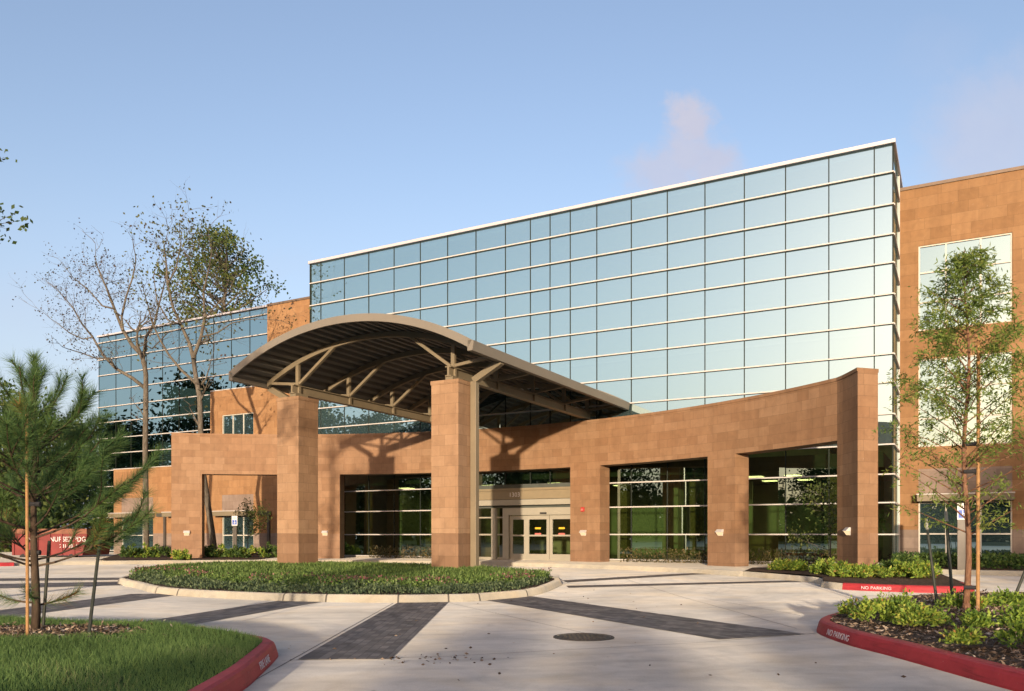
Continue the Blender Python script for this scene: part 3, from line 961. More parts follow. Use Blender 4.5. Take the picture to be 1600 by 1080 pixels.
# sconces
def sconce_parts(o):
    mb = MB()
    mb.hexa([(-.13, -.02, -.13), (.13, -.02, -.13), (.13, 0, -.13), (-.13, 0, -.13), (-.17, -.02, .14), (.17, -.02, .14), (.17, 0, .14), (-.17, 0, .14)])
    mb.hexa([(-.17, -.17, .02), (.17, -.17, .02), (.17, -.02, .02), (-.17, -.02, .02), (-.15, -.06, .14), (.15, -.06, .14), (.15, -.02, .14), (-.15, -.02, .14)])
    mb.build('housing', M['mullion'], o)
    mb = MB()
    N_ = 8
    mb.hexa([(-.11, -.05, -.12), (.11, -.05, -.12), (.11, -.022, -.12), (-.11, -.022, -.12), (-.14, -.145, .018), (.14, -.145, .018), (.14, -.022, .018), (-.14, -.022, .018)])
    mb.build('lens', M['lamp'], o)


LS = ['small lit wall light on the far left pier of the curved stone wall', 'small lit wall light on the stone pier just right of the left column',
      'small lit wall light under the red fire alarm beside the doors', 'small lit wall light on the pier between the two right openings',
      'small lit wall light on the end pier at the right of the curved wall']
sc0 = None
for px, lb in zip((292, 508, 912, 1126, 1322), LS):
    th = th_px(px)
    r_ = fr_r(th) - (.01 if px > 1300 else .006)
    p = arc(th, r_, 1.43)
    if px > 1300: p = arc(R(18.7), fr_r(R(18.7)) - .012, 1.45); th = R(18.7)
    rz = th - PI / 2
    if px > 1300: rz = math.atan2(*(arc(R(17.2), fr_r(R(17.2))) - arc(R(20), fr_r(R(20)))).yx)
    if sc0 is None:
        sc0 = thing('wall_light', lb, 'wall light', p, rz, 'wall lights on the stone piers'); sconce_parts(sc0); o = sc0; o.scale = (.85, .85, .85)
    else:
        o = copy_tree(sc0); o['label'] = lb; o.location = p; o.rotation_euler = (0, 0, rz)

fa = arc(th_px(911), AR - .004, 2.40)
FA = thing('fire_alarm', 'small red fire alarm box on the stone pier right of the doors', 'fire alarm', fa, th_px(911) - PI / 2)
mb = MB(); mb.box(-.08, .08, -.06, 0, -.09, .09); mb.build('case', M['red'], FA, bevel=.008)
mb = MB(); mb.box(-.045, .045, -.085, -.062, -.05, .03); mb.build('strobe', M['red_decal'], FA)

# ------------------------------------------------------------------ columns and canopy
AM = -14.6; AZ = -1.45; ARR = 9.27
colA = (-17.73, -11.455)


def column(a, lb):
    o = thing('stone_column', lb, 'column', L2W(a, -10.96), BANG, 'stone columns carrying the canopy')
    mb = MB(); mb.box(-.48, .48, -.475, .475, 1.40, 5.86); mb.build('shaft', M['stone_col_sunlit'], o)
    mb = MB(); mb.box(-.48, .48, -.475, .475, .05, 1.396); mb.build('base', M['stone_base'], o)
    mb = MB(); mb.box(-.50, .50, -.495, .495, 5.862, 5.98); mb.build('cap', M['stone_col_sunlit'], o)
    return o


column(colA[0], 'square red stone column at the left, rising from the grass under the arched canopy')
column(colA[1], 'square red stone column nearest the doors with a metal downpipe on its side')

CO = Vector((AM, -6.3, 0))
CAN = thing('entrance_canopy', 'bronze metal canopy with an arched roof on steel trusses over the drive', 'canopy', L2W(AM, -6.3), BANG)


def az(a): return AZ + math.sqrt(ARR ** 2 - (a - AM) ** 2)


HS = 4.62; BF, BB = -12.5, -0.13
N = 56
fr_bm = lambda i: AM - HS + 2 * HS * i / N
for (b0, b1) in ((BF, BF + .06), (BB - .06, BB)):
    mb = MB(CO)
    for i in range(N):
        a0, a1 = fr_bm(i), fr_bm(i + 1)
        # radial thickness
        def pt(a, d):
            nx = (a - AM) / ARR; nz = math.sqrt(1 - nx * nx)
            return a + nx * d, az(a) + nz * d
        (x00, z00), (x10, z10) = pt(a0, 0), pt(a1, 0)
        (x01, z01), (x11, z11) = pt(a0, .23), pt(a1, .23)
        mb.hexa([(x00, b0, z00), (x10, b0, z10), (x10, b1, z10), (x00, b1, z00), (x01, b0, z01), (x11, b0, z11), (x11, b1, z11), (x01, b1, z01)])
    mb.build('arched_fascia', M['fascia'], CAN)
# ribbed deck
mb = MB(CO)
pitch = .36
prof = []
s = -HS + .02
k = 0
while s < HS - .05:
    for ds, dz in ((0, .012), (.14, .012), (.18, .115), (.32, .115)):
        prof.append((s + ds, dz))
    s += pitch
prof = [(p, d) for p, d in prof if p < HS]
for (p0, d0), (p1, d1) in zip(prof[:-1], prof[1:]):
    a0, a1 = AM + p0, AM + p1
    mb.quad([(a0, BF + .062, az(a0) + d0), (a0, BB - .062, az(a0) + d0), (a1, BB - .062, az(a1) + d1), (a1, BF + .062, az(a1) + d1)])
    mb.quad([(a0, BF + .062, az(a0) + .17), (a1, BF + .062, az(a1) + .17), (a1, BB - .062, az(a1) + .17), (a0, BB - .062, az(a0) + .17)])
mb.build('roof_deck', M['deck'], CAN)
# gutters along the eaves
for sgn in (-1, 1):
    mb = MB(CO)
    ae = AM + sgn * HS
    i0, i1 = sorted((ae - sgn * .03, ae + sgn * .13))
    ze = az(ae)
    mb.hexa([(i0, BF + .0, ze - .10), (i1, BF + .0, ze - .10), (i1, BB, ze - .10), (i0, BB, ze - .10), (i0, BF, ze + .22), (i1 + (.05 if sgn > 0 else 0), BF, ze + .18), (i1 + (.05 if sgn > 0 else 0), BB, ze + .18), (i0, BB, ze + .22)])
    mb.build('gutter', M['fascia'], CAN, bevel=.01)
    # downpipe
    a_col = colA[0] - .62 if sgn < 0 else colA[1] + .60
    mb = MB(CO)
    mb.box(a_col - .1, a_col + .1, -10.80, -10.60, .20, 6.0)
    mb.bar((a_col - sgn * .02, -10.70, 6.02), (ae + sgn * .05, -10.70, ze - .07), .2, .2, (0, 1, 0))
    mb.build('downpipe', M['canopy'], CAN, bevel=.012)
# girders
for ai in colA:
    mb = MB(CO)
    mb.box(ai - .11, ai + .11, -11.25, BB - .35, 6.13, 6.16); mb.box(ai - .035, ai + .035, -11.25, BB - .35, 6.161, 6.40); mb.box(ai - .11, ai + .11, -11.25, BB - .35, 6.401, 6.43)
    mb.box(ai - .13, ai + .13, -11.2, -10.6, 5.982, 6.128)
    for bb in (-10.95, -8.3, -5.65, -3.0):
        mb.box(ai - .10, ai + .10, bb - .05, bb + .05, 6.162, 6.399)
    mb.build('girder', M['canopy'], CAN)
TR = (-10.95, -8.3, -5.65, -3.0, -.75)
for bt in TR:
    mb = MB(CO)
    n2 = 40
    for i in range(n2):
        a0 = AM - 4.5 + 9.0 * i / n2; a1 = AM - 4.5 + 9.0 * (i + 1) / n2
        mb.hexa([(a0, bt - .06, az(a0) - .15), (a1, bt - .06, az(a1) - .15), (a1, bt + .06, az(a1) - .15), (a0, bt + .06, az(a0) - .15),
                 (a0, bt - .06, az(a0) + .018), (a1, bt - .06, az(a1) + .018), (a1, bt + .06, az(a1) + .018), (a0, bt + .06, az(a0) + .018)])
    tr = mb.build('truss', M['canopy'], CAN)
    for sgn, ai in ((-1, colA[0]), (1, colA[1])):
        mb = MB(CO); mb.box(ai - .065, ai + .065, bt - .05, bt + .05, 6.431, az(ai) - .13); mb.build('post', M['canopy'], tr)
        at_ = AM + sgn * 1.50
        mb = MB(CO); mb.bar((ai - sgn * .09, bt, 6.49), (at_, bt, az(at_) - .10), .09, .11, (0, 1, 0)); mb.build('brace', M['canopy'], tr)
        ao = AM + sgn * 4.35
        mb = MB(CO); mb.bar((ai + sgn * .07, bt, 6.49), (ao, bt, az(ao) - .12), .09, .10, (0, 1, 0)); mb.build('strut', M['canopy'], tr)

# ------------------------------------------------------------------ planting helpers
def rand_dirs(n, up=0.0):
    v = rng.normal(size=(n, 3)); v[:, 2] += up
    return v / np.linalg.norm(v, axis=1, keepdims=True)


def leaf_quads(P, size, D=None, aspect=0.5, jit=0.4):
    """diamond leaves at P, size scalar or array"""
    n = len(P)
    if D is None: D = rand_dirs(n)
    S = np.cross(D, rand_dirs(n)); S /= (np.linalg.norm(S, axis=1, keepdims=True) + 1e-9)
    sz = (np.asarray(size) * (1 + jit * (rng.random(n) - .5)))[:, None]
    a = P; b = P + D * sz * .5 + S * sz * aspect * .5; c = P + D * sz; d = P + D * sz * .5 - S * sz * aspect * .5
    return np.stack([a, b, c, d], 1).reshape(-1, 3)


def blades(P, h, w, lean=0.35):
    """single-triangle blades"""
    n = len(P)
    ang = rng.random(n) * 2 * PI
    la = rng.random(n) * 2 * PI
    hh = h * (0.6 + 0.8 * rng.random(n))
    side = np.stack([np.cos(ang), np.sin(ang), np.zeros(n)], 1) * w / 2
    le = (rng.random(n) * lean)[:, None]
    tip = P + np.stack([np.cos(la), np.sin(la), np.zeros(n)], 1) * le * hh[:, None] + np.stack([np.zeros(n), np.zeros(n), hh], 1)
    return np.stack([P - side, P + side, tip], 1).reshape(-1, 3)


def arch_blades(P, h, w, spread=1.0):
    """two-segment drooping blades as one 4-gon kite folded over (liriope, grass tufts)"""
    n = len(P)
    la = rng.random(n) * 2 * PI
    D = np.stack([np.cos(la), np.sin(la), np.zeros(n)], 1)
    S = np.stack([-np.sin(la), np.cos(la), np.zeros(n)], 1) * w / 2
    hh = (h * (0.6 + 0.7 * rng.random(n)))[:, None]
    sp = (spread * rng.random(n))[:, None]
    midp = P + D * hh * .35 * sp + np.array([0, 0, 1.0]) * hh * .75
    tip = P + D * hh * (.95 * sp) + np.array([0, 0, 1.0]) * hh * (1.0 - .35 * sp)
    return np.stack([P, midp - S, tip, midp + S], 1).reshape(-1, 3)


def scatter(poly, n):
    P = np.array([[p[0], p[1]] for p in poly])
    lo, hi = P.min(0), P.max(0)
    out = np.zeros((0, 2))
    while len(out) < n:
        q = lo + (hi - lo) * rng.random((n * 2, 2))
        out = np.vstack([out, q[inside(poly, q[:, 0], q[:, 1])]])
    return out[:n]


# ------------------------------------------------------------------ centre planter
front = [g2(206, 920), g2(243, 928), g2(290, 932), g2(360, 936), g2(442, 939.5), g2(509, 941), g2(622, 942), g2(701, 941), g2(750, 939.3), g2(824.6, 932.6), g2(858, 925), g2(878, 917)]
front = smooth_path(front, 4)
back = [Vector((1.30, 21.9))] + [arc(R(t_), 13.0).xy for t_ in range(26, 88, 4)] + [Vector(p) for p in ((-10.6, 29.0), (-11.4, 26.8), (-11.3, 24.2), (-10.6, 22.0), (-9.9, 20.95))]
outl = list(front) + back
structure(kerb('planter_kerb', outl + [outl[0]], M['kerb'], side=1))
jm = MB()
for px, py in ((243, 928), (281, 931), (442, 939.5), (509, 941), (622, 942), (701, 941), (750, 939.3), (824.6, 932.6)):
    p = g2(px, py)
    i = min(range(1, len(front) - 1), key=lambda k: (front[k] - p).length)
    d = (front[i + 1] - front[i - 1]).normalized(); nn = Vector((-d.y, d.x))
    w = .018
    q = [front[i] + nn * .0 - d * w, front[i] - d * w + nn * .172, front[i] + d * w + nn * .172, front[i] + d * w]
    prv = None
    for (o_, z_) in [(-.004, 0), (-.004, .022), (.024, .107), (.041, .139), (.074, .1545), (.172, .1545)]:
        c = front[i] + nn * o_
        e = [(c - d * w).to_3d() + Vector((0, 0, z_ + gz(c.y))), (c + d * w).to_3d() + Vector((0, 0, z_ + gz(c.y)))]
        if prv: jm.quad([prv[0], prv[1], e[1], e[0]])
        prv = e
structure(jm.build('kerb_joint', M['joint']))
soilz = lambda x, y: gz(y) + .12 + .05 * math.sin(x * 1.3) * math.sin(y * 1.1)
poly_fill('planter_soil', [p + (Vector((-4.5, 22.5)) - p).normalized() * .14 for p in outl], M['mulch'], soilz)
inn = [p + (Vector((-4.5, 22.5)) - p).normalized() * .32 for p in outl]


def front_dist(q):
    """distance in y behind the front kerb line"""
    fx = np.array([p.x for p in front]); fy = np.array([p.y for p in front])
    return q[:, 1] - np.interp(q[:, 0], fx, fy)


gzv = lambda y: 0.1 * np.clip((y - 18) / 8, 0, 1)
q = scatter(inn, 150000)
fd = front_dist(q) + .35 * np.sin(q[:, 0] * 2.3) * np.cos(q[:, 1] * 1.7)
zz = gzv(q[:, 1]) + .12
P3 = np.c_[q, zz]
gm = (fd > 2.6)
keep = gm & (rng.random(len(q)) < .55)
tag(npmesh('ornamental_grass', arch_blades(P3[keep], .21, .022, 1.0), 4, M['liriope']), 'arching green border grass filling the back of the kerbed centre planter', 'grass', kind='stuff')
sg = (fd > .35) & (fd < 1.7)
Ps = P3[sg][:: 2]
Pl = Ps + np.c_[rng.normal(0, .03, (len(Ps), 2)), rng.random(len(Ps)) * .12 * (1 + .8 * np.sin(Ps[:, 0] * 4.1) * np.cos(Ps[:, 1] * 3.3))]
tag(npmesh('ground_cover', leaf_quads(Pl, .075, rand_dirs(len(Pl), .9), .4), 4, M['sage']), 'low grey green ground cover along the front of the centre planter', 'ground cover', kind='stuff')
fl = (fd > 1.4) & (fd < 2.8)
Ps = P3[fl][:: 2]
nb = np.sin(Ps[:, 0] * 3.1 + 1) + np.sin(Ps[:, 0] * 1.37 + Ps[:, 1] * 2.0)
Pg = Ps + np.c_[rng.normal(0, .03, (len(Ps), 2)), rng.random(len(Ps)) * .22]
tag(npmesh('bedding_foliage', leaf_quads(Pg, .07, rand_dirs(len(Pg), .8), .45), 4, M['liriope']), 'dark green bedding foliage between the flowers in the centre planter', 'foliage', kind='stuff')
Pf = Ps[(nb > -.3)][::8]
Pf = Pf + np.c_[rng.normal(0, .03, (len(Pf), 2)), .16 + rng.random(len(Pf)) * .14]
tag(npmesh('bedding_flowers', leaf_quads(Pf, .05, rand_dirs(len(Pf), .4), .9), 4, M['flower']), 'band of pink and red bedding flowers across the centre planter', 'flowers', kind='stuff')

# ------------------------------------------------------------------ right island with red kerb
island = [(4.9, 3.0), (4.45, 6.0), (4.32, 7.3), (4.27, 8.16), (4.21, 9.14), (4.12, 9.95), (4.14, 10.8), (4.24, 11.4), (4.5, 11.95), (4.95, 12.6), (5.6, 13.6), (6.4, 14.5), (7.8, 15.4), (10.4, 16.3), (14, 16.9), (18, 17.0)]
isp = smooth_path(island, 6)
KI = kerb('red_kerb', isp[::-1], M['red_kerb'], side=1, h=1.15)
structure(KI)
ispoly = isp + [Vector((18, 3))]
iz = lambda x, y: .135 + .10 * min(1, max(0, (x - 4.4) / 2.2)) + .025 * math.sin(x * 3.1 + y) * math.sin(y * 2.3) + .012 * math.sin(9 * x + 4 * y)
ic = Vector((9, 9.5))
poly_fill('island_mulch', [p + (ic - p).normalized() * .12 for p in ispoly], M['mulch'], iz, cell=.3)


def izv(q): return .135 + .10 * np.clip((q[:, 0] - 4.4) / 2.2, 0, 1) + .025 * np.sin(q[:, 0] * 3.1 + q[:, 1]) * np.sin(q[:, 1] * 2.3)


q = scatter([p + (ic - p).normalized() * .2 for p in ispoly], 60000)
q = q[(q[:, 0] < 11) & (q[:, 1] > 5.5)]
Pc = np.c_[q, izv(q) + .01 + rng.random(len(q)) * .02]
D = rand_dirs(len(Pc)); D[:, 2] *= .35; D /= np.linalg.norm(D, axis=1, keepdims=True)
tag(npmesh('bark_chips', leaf_quads(Pc, .06, D, .35, .9), 4, M['chip']), 'loose bark chips covering the bed inside the red kerb', 'bark chips', kind='stuff')


def kerb_text(txt, pts, px, py, size, parent, flip=False, h=1.0, squeeze=1.0):
    """paint lettering on the sloping kerb face nearest a ground point"""
    p = g2(px, py)
    i = min(range(1, len(pts) - 1), key=lambda k: (pts[k] - p).length)
    d = (pts[i + 1] - pts[i - 1]).normalized()
    if flip: d = -d
    nn = Vector((-d.y, d.x))          # to the left of reading direction = behind the face
    c = pts[i]
    base = Vector((c.x, c.y, gz(c.y)))
    up = (nn.to_3d() * .028 + Vector((0, 0, .085 * h))).normalized()
    loc = base + nn.to_3d() * .0135 + Vector((0, 0, .066 * h)) - up.cross(d.to_3d()) * .0
    nrm = d.to_3d().cross(up)
    loc = loc + nrm * .004
    return lettering(txt, size, M['worn_white'], parent, loc, d.to_3d(), up, 'kerb_lettering', squeeze, .0015)


KT = kerb_text('NO PARKING', isp[::-1], 1308, 1003, .112, None, h=1.15, squeeze=1.05)
KT.parent = KI

# shrubs ---------------------------------------------------------------
def shrub_mesh(name, n, rad, hgt, size, mat, seed):
    r2 = np.random.default_rng(seed)
    # stems that end in leaf whorls, spread over a lumpy dome
    ns = n // 26
    V = []
    D0 = r2.normal(size=(ns, 3)); D0[:, 2] = np.abs(D0[:, 2]) * .9 + .12
    D0 /= np.linalg.norm(D0, axis=1, keepdims=True)
    rr = r2.uniform(.35, 1.05, ns) ** .6
    C = D0 * np.c_[rr * rad, rr * rad, rr * hgt] * (1 + .22 * np.sin(D0[:, :1] * 7 + seed) * np.cos(D0[:, 1:2] * 6))
    for c, d in zip(C, D0):
        k = 26
        dd = r2.normal(size=(k, 3)) * .8 + d * .7 + np.array([0, 0, .25]); dd /= np.linalg.norm(dd, axis=1, keepdims=True)
        V.append(leaf_quads(c + r2.normal(0, .035, (k, 3)), size, dd, .42))
    V = np.vstack(V)
    V[:, 2] = np.maximum(V[:, 2], .0)
    return V


SH_I = [
    (1335, 960, .30, .30, 'small lime green shrub at the rounded tip of the red-kerbed island'),
    (1362, 968, .44, .36, 'bright lime green shrub leaning left near the tip of the red-kerbed island'),
    (1402, 958, .60, .38, 'broad green shrub at the back of the red-kerbed island left of the leaning stakes'),
    (1430, 976, .44, .36, 'lime green shrub hanging towards the red kerb, in front of the broad clump'),
    (1462, 972, .32, .28, 'low green shrub at the foot of the leftmost leaning stake'),
    (1492, 952, .36, .40, 'green shrub just left of the young cypress trunk'),
    (1528, 955, .30, .34, 'yellow green shrub directly behind the young cypress trunk'),
    (1524, 978, .36, .24, 'low green shrub on the mulch in front of the young cypress'),
    (1505, 998, .26, .20, 'sprawling yellow green sprig low on the mulch in front of the cypress'),
    (1572, 950, .46, .40, 'green shrub at the foot of the right hand leaning stake'),
    (1612, 950, .46, .42, 'green shrub cut by the right edge of the picture, farthest back'),
    (1596, 980, .46, .46, 'tall mid green shrub at the right edge of the red-kerbed island'),
    (1602, 1004, .42, .40, 'bright green shrub at the right edge nearest the red kerb')]
for k, (px, py, rd, hg, lb) in enumerate(SH_I):
    rd *= .58; hg *= .60
    NL = max(20, int(9000 * rd * rd + 250) // 26) * 26
    p = G(px, py + (0 if py < 990 else 6), .22)
    o = npmesh('shrub', shrub_mesh('shrub', NL, rd, hg, .062, M['nandina'], k + 3), 4, M['nandina'], None, rng.random(NL) * .82 + (.18 if 'lime' in lb or 'yellow' in lb else -.02), p)
    tag(o, lb, 'shrub', 'shrubs in the red-kerbed island')

# ------------------------------------------------------------------ peninsula bed at the right end of the wall
pen = [(7.0, 25.05), (7.75, 23.3), (8.15, 21.9), (7.75, 20.55), (8.0, 19.85), (8.6, 19.35), (9.97, 18.75), (10.7, 18.95), (11.2, 20.2), (12.0, 22.6), (12.6, 24.2)]
pen_b = smooth_path(pen[:4], 5); pen_r = smooth_path(pen[3:], 5)
structure(kerb('kerb', pen_b, M['kerb'], side=1))
structure(kerb('kerb', smooth_path(pen[3:5], 4), M['kerb'], side=1))
pen_red = smooth_path(pen[4:9], 5)
KP = structure(kerb('red_kerb', pen_red, M['red_kerb'], side=1, h=1.1))
structure(kerb('kerb', smooth_path(pen[8:], 4), M['kerb'], side=1))
kerb_text('NO PARKING', pen_red, 1380, 922, .105, KP, h=1.1, squeeze=1.0)
pp = pen_b + pen_r + [Vector((14.5, 28.0)), Vector((11, 27.5)), Vector((8, 27.5))]
pc = Vector((10, 23))
penz = lambda x, y: min(.262, gz(y) + .15 + .05 * min(1, max(0, (y - 19.5) / 3))) + .006 * math.sin(4 * x) * math.sin(3 * y)
poly_fill('bed_mulch', [p + (pc - p).normalized() * .11 for p in pp], M['mulch'], penz, cell=.5)
SH_P = [(1222, 890, .34, .26, .28, 'low lime shrub at the left end of the bed beside the curved wall'), (1248, 891, .26, .24, .28, 'small bright shrub second from the left in the bed beside the curved wall'),
        (1291, 897, .36, .42, .26, 'rounded lime shrub just left of the end pier of the curved wall'), (1317, 901, .38, .36, .24, 'yellow green shrub touching the foot of the end pier'),
        (1358, 902, .46, .34, .24, 'wide bright green shrub right of the end pier, above the kerb lettering'), (1392, 899, .42, .40, .24, 'darker green shrub behind the kerb lettering right of the end pier'),
        (1416, 902, .46, .40, .24, 'mid green shrub above the right half of the far red kerb'), (1446, 902, .44, .42, .24, 'green shrub at the right tip of the bed behind the far red kerb'),
        (1405, 893, .5, .45, .26, 'dark green shrub deep in the bed against the glass corner')]
for k, (px, py, rd, hg, z_, lb) in enumerate(SH_P):
    dk = 'dark' in lb
    o = npmesh('shrub', shrub_mesh('shrub', 1300, rd, hg, .10, None, k + 40), 4, M['shrub_dark'] if dk else M['nandina'], None, rng.random(1300 // 26 * 26), G(px, py, z_))
    tag(o, lb, 'shrub', 'shrubs in the bed at the end of the curved wall')

# hedge bed in front of the right wing
hb = [L2W(.3, 2.7).xy, L2W(-.6, .3).xy, L2W(0.2, -2.4).xy, L2W(6, -2.6).xy, L2W(14, -2.8).xy, L2W(14, 2.7).xy]
poly_fill('bed_mulch', hb, M['mulch'], lambda x, y: .26, cell=1.5)
structure(kerb('kerb', smooth_path([L2W(-.3, -2.45).xy, L2W(6, -2.7).xy, L2W(14, -2.9).xy], 6), M['kerb'], side=1, zf=lambda y: .1))
q = scatter([L2W(.3, 2.4).xy, L2W(-.3, .5).xy, L2W(0.6, -2.0).xy, L2W(14, -2.4).xy, L2W(14, 2.4).xy], 14000)
Pc = np.c_[q, .26 + rng.random(len(q)) * .42]
tag(npmesh('low_hedge', leaf_quads(Pc, .12, rand_dirs(len(Pc), .6), .5), 4, M['shrub_dark']), 'low dark green hedge along the foot of the right wing', 'hedge')

# shrubs in front of the screen wall, inside openings (by the glass)
q = np.vstack([np.c_[rng.uniform(-10, -.5, 2600), rng.uniform(-.75, -.25, 2600)], np.c_[rng.uniform(-23, -17.5, 1300), rng.uniform(-.6, -.25, 1300)]])
W = np.array([list(L2W(a, b)) for a, b in q]); W[:, 2] = SW + rng.random(len(W)) ** 1.5 * .55
tag(npmesh('dry_ground_cover', leaf_quads(W, .11, rand_dirs(len(W), .7), .35), 4, mat_rnd('dry_leaf', [(0, (.05, .05, .02)), (.6, (.10, .085, .035)), (1, (.2, .15, .06))], .2)),
    'brownish low planting along the foot of the glass behind the wall openings', 'planting', kind='stuff')

# left bed between the wall and the left wing
lb_poly = [arc(R(112), KR + .3).xy, arc(R(104), KR + .3).xy, arc(R(98), KR + .35).xy, arc(R(93), KR + .35).xy, arc(R(93), 26).xy, arc(R(100), 33).xy, arc(R(112), 34).xy]
poly_fill('bed_mulch', lb_poly, M['mulch'], lambda x, y: .285, cell=1.5)
SH_L = [(205, 'green shrub at the left end of the bed, below the bare trunk'), (226, 'low green shrub at the foot of the left bare trunk'), (250, 'low green shrub just left of the far left pier'),
        (282, 'small bright shrub against the front of the far left pier'), (322, 'green shrub at the left side of the open bay beyond the planter'), (345, 'green shrub at the foot of the leaning trunk in the open bay'),
        (370, 'green shrub below the parking sign in the open bay'), (396, 'green shrub below the awning window in the open bay'), (424, 'green shrub beside the left stone column in the open bay')]
for k, (px, lb) in enumerate(SH_L):
    Y = 35.6 if px == 282 else 38.6 + (k % 3) * .5
    p = AT(px, 840, Y); p.z = .28
    o = npmesh('shrub', shrub_mesh('shrub', 1000, .62 if px != 282 else .4, .5 if px != 282 else .36, .13, None, k + 70), 4, M['nandina'] if k % 2 else M['shrub_dark'], None, None, p)
    tag(o, lb, 'shrub', 'shrubs in the bed beyond the planter')

# ------------------------------------------------------------------ lawn, left front
lawn = [(-2.15, 3.0), (-2.25, 5.5), (-2.33, 7.08), (-2.41, 7.82), (-2.56, 8.9), (-2.66, 9.25), (-2.95, 9.65), (-3.5, 10.0), (-5.0, 10.6), (-8, 11.3), (-13, 11.6), (-20, 11.6)]
lp = smooth_path(lawn, 6)
KL = structure(kerb('red_kerb', lp, M['red_kerb'], side=1, h=1.15))
kerb_text('FIRE LANE', lp, 412, 1048, .11, KL, h=1.15, squeeze=1.1)
lpoly = lp + [Vector((-20, 3))]
lc = Vector((-9, 7))
lz = lambda x, y: .155 + .09 * min(1, max(0, (-x - 2.6) / 2.0)) + .015 * math.sin(2 * x) * math.sin(1.7 * y)
poly_fill('lawn', [p + (lc - p).normalized() * .14 for p in lpoly], M['lawn'], lz, cell=.5)
lzv = lambda q: .155 + .09 * np.clip((-q[:, 0] - 2.6) / 2.0, 0, 1) + .015 * np.sin(2 * q[:, 0]) * np.sin(1.7 * q[:, 1])
q = scatter([p + (lc - p).normalized() * .17 for p in lpoly], 520000)
q = q[(q[:, 0] > -1.0 * q[:, 1] * .64 - .6) & (q[:, 1] > 5.6)]
tree_c = np.array([-5.45, 9.35])
ring = ((q[:, 0] - tree_c[0]) / 1.15) ** 2 + ((q[:, 1] - tree_c[1]) / .62) ** 2
ragged = 1 + .25 * np.sin(q[:, 0] * 9) * np.sin(q[:, 1] * 11)
q = q[ring > ragged]
Pq = np.c_[q, lzv(q) - .005]
pat = (.5 + .22 * np.sin(q[:, 0] * 1.9 + 2 * np.sin(q[:, 1] * 1.1)) + .18 * np.sin(q[:, 1] * 3.3 + q[:, 0] * 2.1))
rn = np.clip(rng.random(len(q)) * .7 + (pat - .5) * .6 + .12, 0, 1)
tag(npmesh('grass', blades(Pq, .055, .006, 1.0), 3, M['grass'], None, rn), 'short green lawn grass inside the red kerb at the lower left', 'grass', kind='stuff')
q = tree_c + rng.normal(size=(5000, 2)) * np.array([.5, .28])
Pc = np.c_[q, lzv(q) + .006 + rng.random(len(q)) * .02]
D = rand_dirs(len(Pc)); D[:, 2] *= .3; D /= np.linalg.norm(D, axis=1, keepdims=True)
tag(npmesh('bark_chips', leaf_quads(Pc, .06, D, .3, .9), 4, M['chip']), 'loose bark chips round the foot of the young pine on the lawn', 'bark chips', kind='stuff')

# ------------------------------------------------------------------ trees
def seg_tree(name, label, cat, base, limbs, r0, bark, twigs, leaf_mat, leaf_size, leaves_per, seed, group=None, twig_len=1.8, leaf_bias=None, rnd_shift=0.0, spread=.9, levels=2):
    """limbs: list of (points, r_start, r_end) in world coordinates; grows twigs and leaves from them"""
    rs = random.Random(seed)
    t = thing(name, label, cat, base, 0, group)
    mb = MB(base)
    tips = []
    for (pts, ra, rb) in limbs:
        pts = [Vector(p) for p in pts]
        n_ = len(pts)
        mb.tube(pts, [ra + (rb - ra) * i / (n_ - 1) for i in range(n_)], 8, True)

    def twig(p, d, L, r, lev):
        k = 4
        pts = [p]
        for i in range(k):
            d = (d + Vector((rs.gauss(0, .22), rs.gauss(0, .22), rs.gauss(.04, .16)))).normalized()
            pts.append(pts[-1] + d * L / k)
        mb.tube(pts, [r * (1 - .75 * i / k) for i in range(k + 1)], 4 if lev else 5, False)
        if lev > 0:
            for _ in range(rs.choice((2, 3, 3, 4))):
                i = rs.randint(1, k)
                dd = (d + Vector((rs.gauss(0, spread), rs.gauss(0, spread), rs.gauss(.25, .5)))).normalized()
                twig(pts[i], dd, L * rs.uniform(.5, .8), r * .5, lev - 1)
        tips.append(pts[-1]); tips.append(pts[-2])

    for (pts, ra, rb), nt in zip(limbs, twigs):
        pts = [Vector(p) for p in pts]
        for _ in range(nt):
            f = rs.uniform(.25, 1.0) * (len(pts) - 1)
            i = min(int(f), len(pts) - 2)
            p = pts[i].lerp(pts[i + 1], f - i)
            ld = (pts[i + 1] - pts[i]).normalized()
            d = (ld * .55 + Vector((rs.gauss(0, .75), rs.gauss(0, .75), rs.gauss(.35, .45)))).normalized()
            twig(p, d, twig_len * rs.uniform(.6, 1.25), max(.009, rb * .5), levels - 1)
        dd = (pts[-1] - pts[-2]).normalized()
        twig(pts[-1], dd, twig_len, rb, levels - 1)
    mb.build('trunk', bark, t, smooth=True)
    T = np.array([list(x - Vector(base)) for x in tips])
    if leaf_bias is not None:
        pr = leaf_bias(T); T = T[rng.random(len(T)) < pr]
    Pl = np.repeat(T, leaves_per, 0)
    Pl = Pl + rng.normal(0, leaf_size * 1.6, Pl.shape)
    rn_ = np.clip(np.repeat(rng.random(len(T)), leaves_per) * .6 + rng.random(len(Pl)) * .4 + rnd_shift, 0, 1)
    npmesh('crown', leaf_quads(Pl, leaf_size, None, .65), 4, leaf_mat, t, rn_)
    return t


def px_path(L, Y, jit=0.0, seed=0):
    rs = random.Random(seed)
    out = []
    off = 0
    for i, (x, y) in enumerate(L):
        if i: off += rs.gauss(0, jit)
        out.append(AT(x, y, Y + off))
    return out


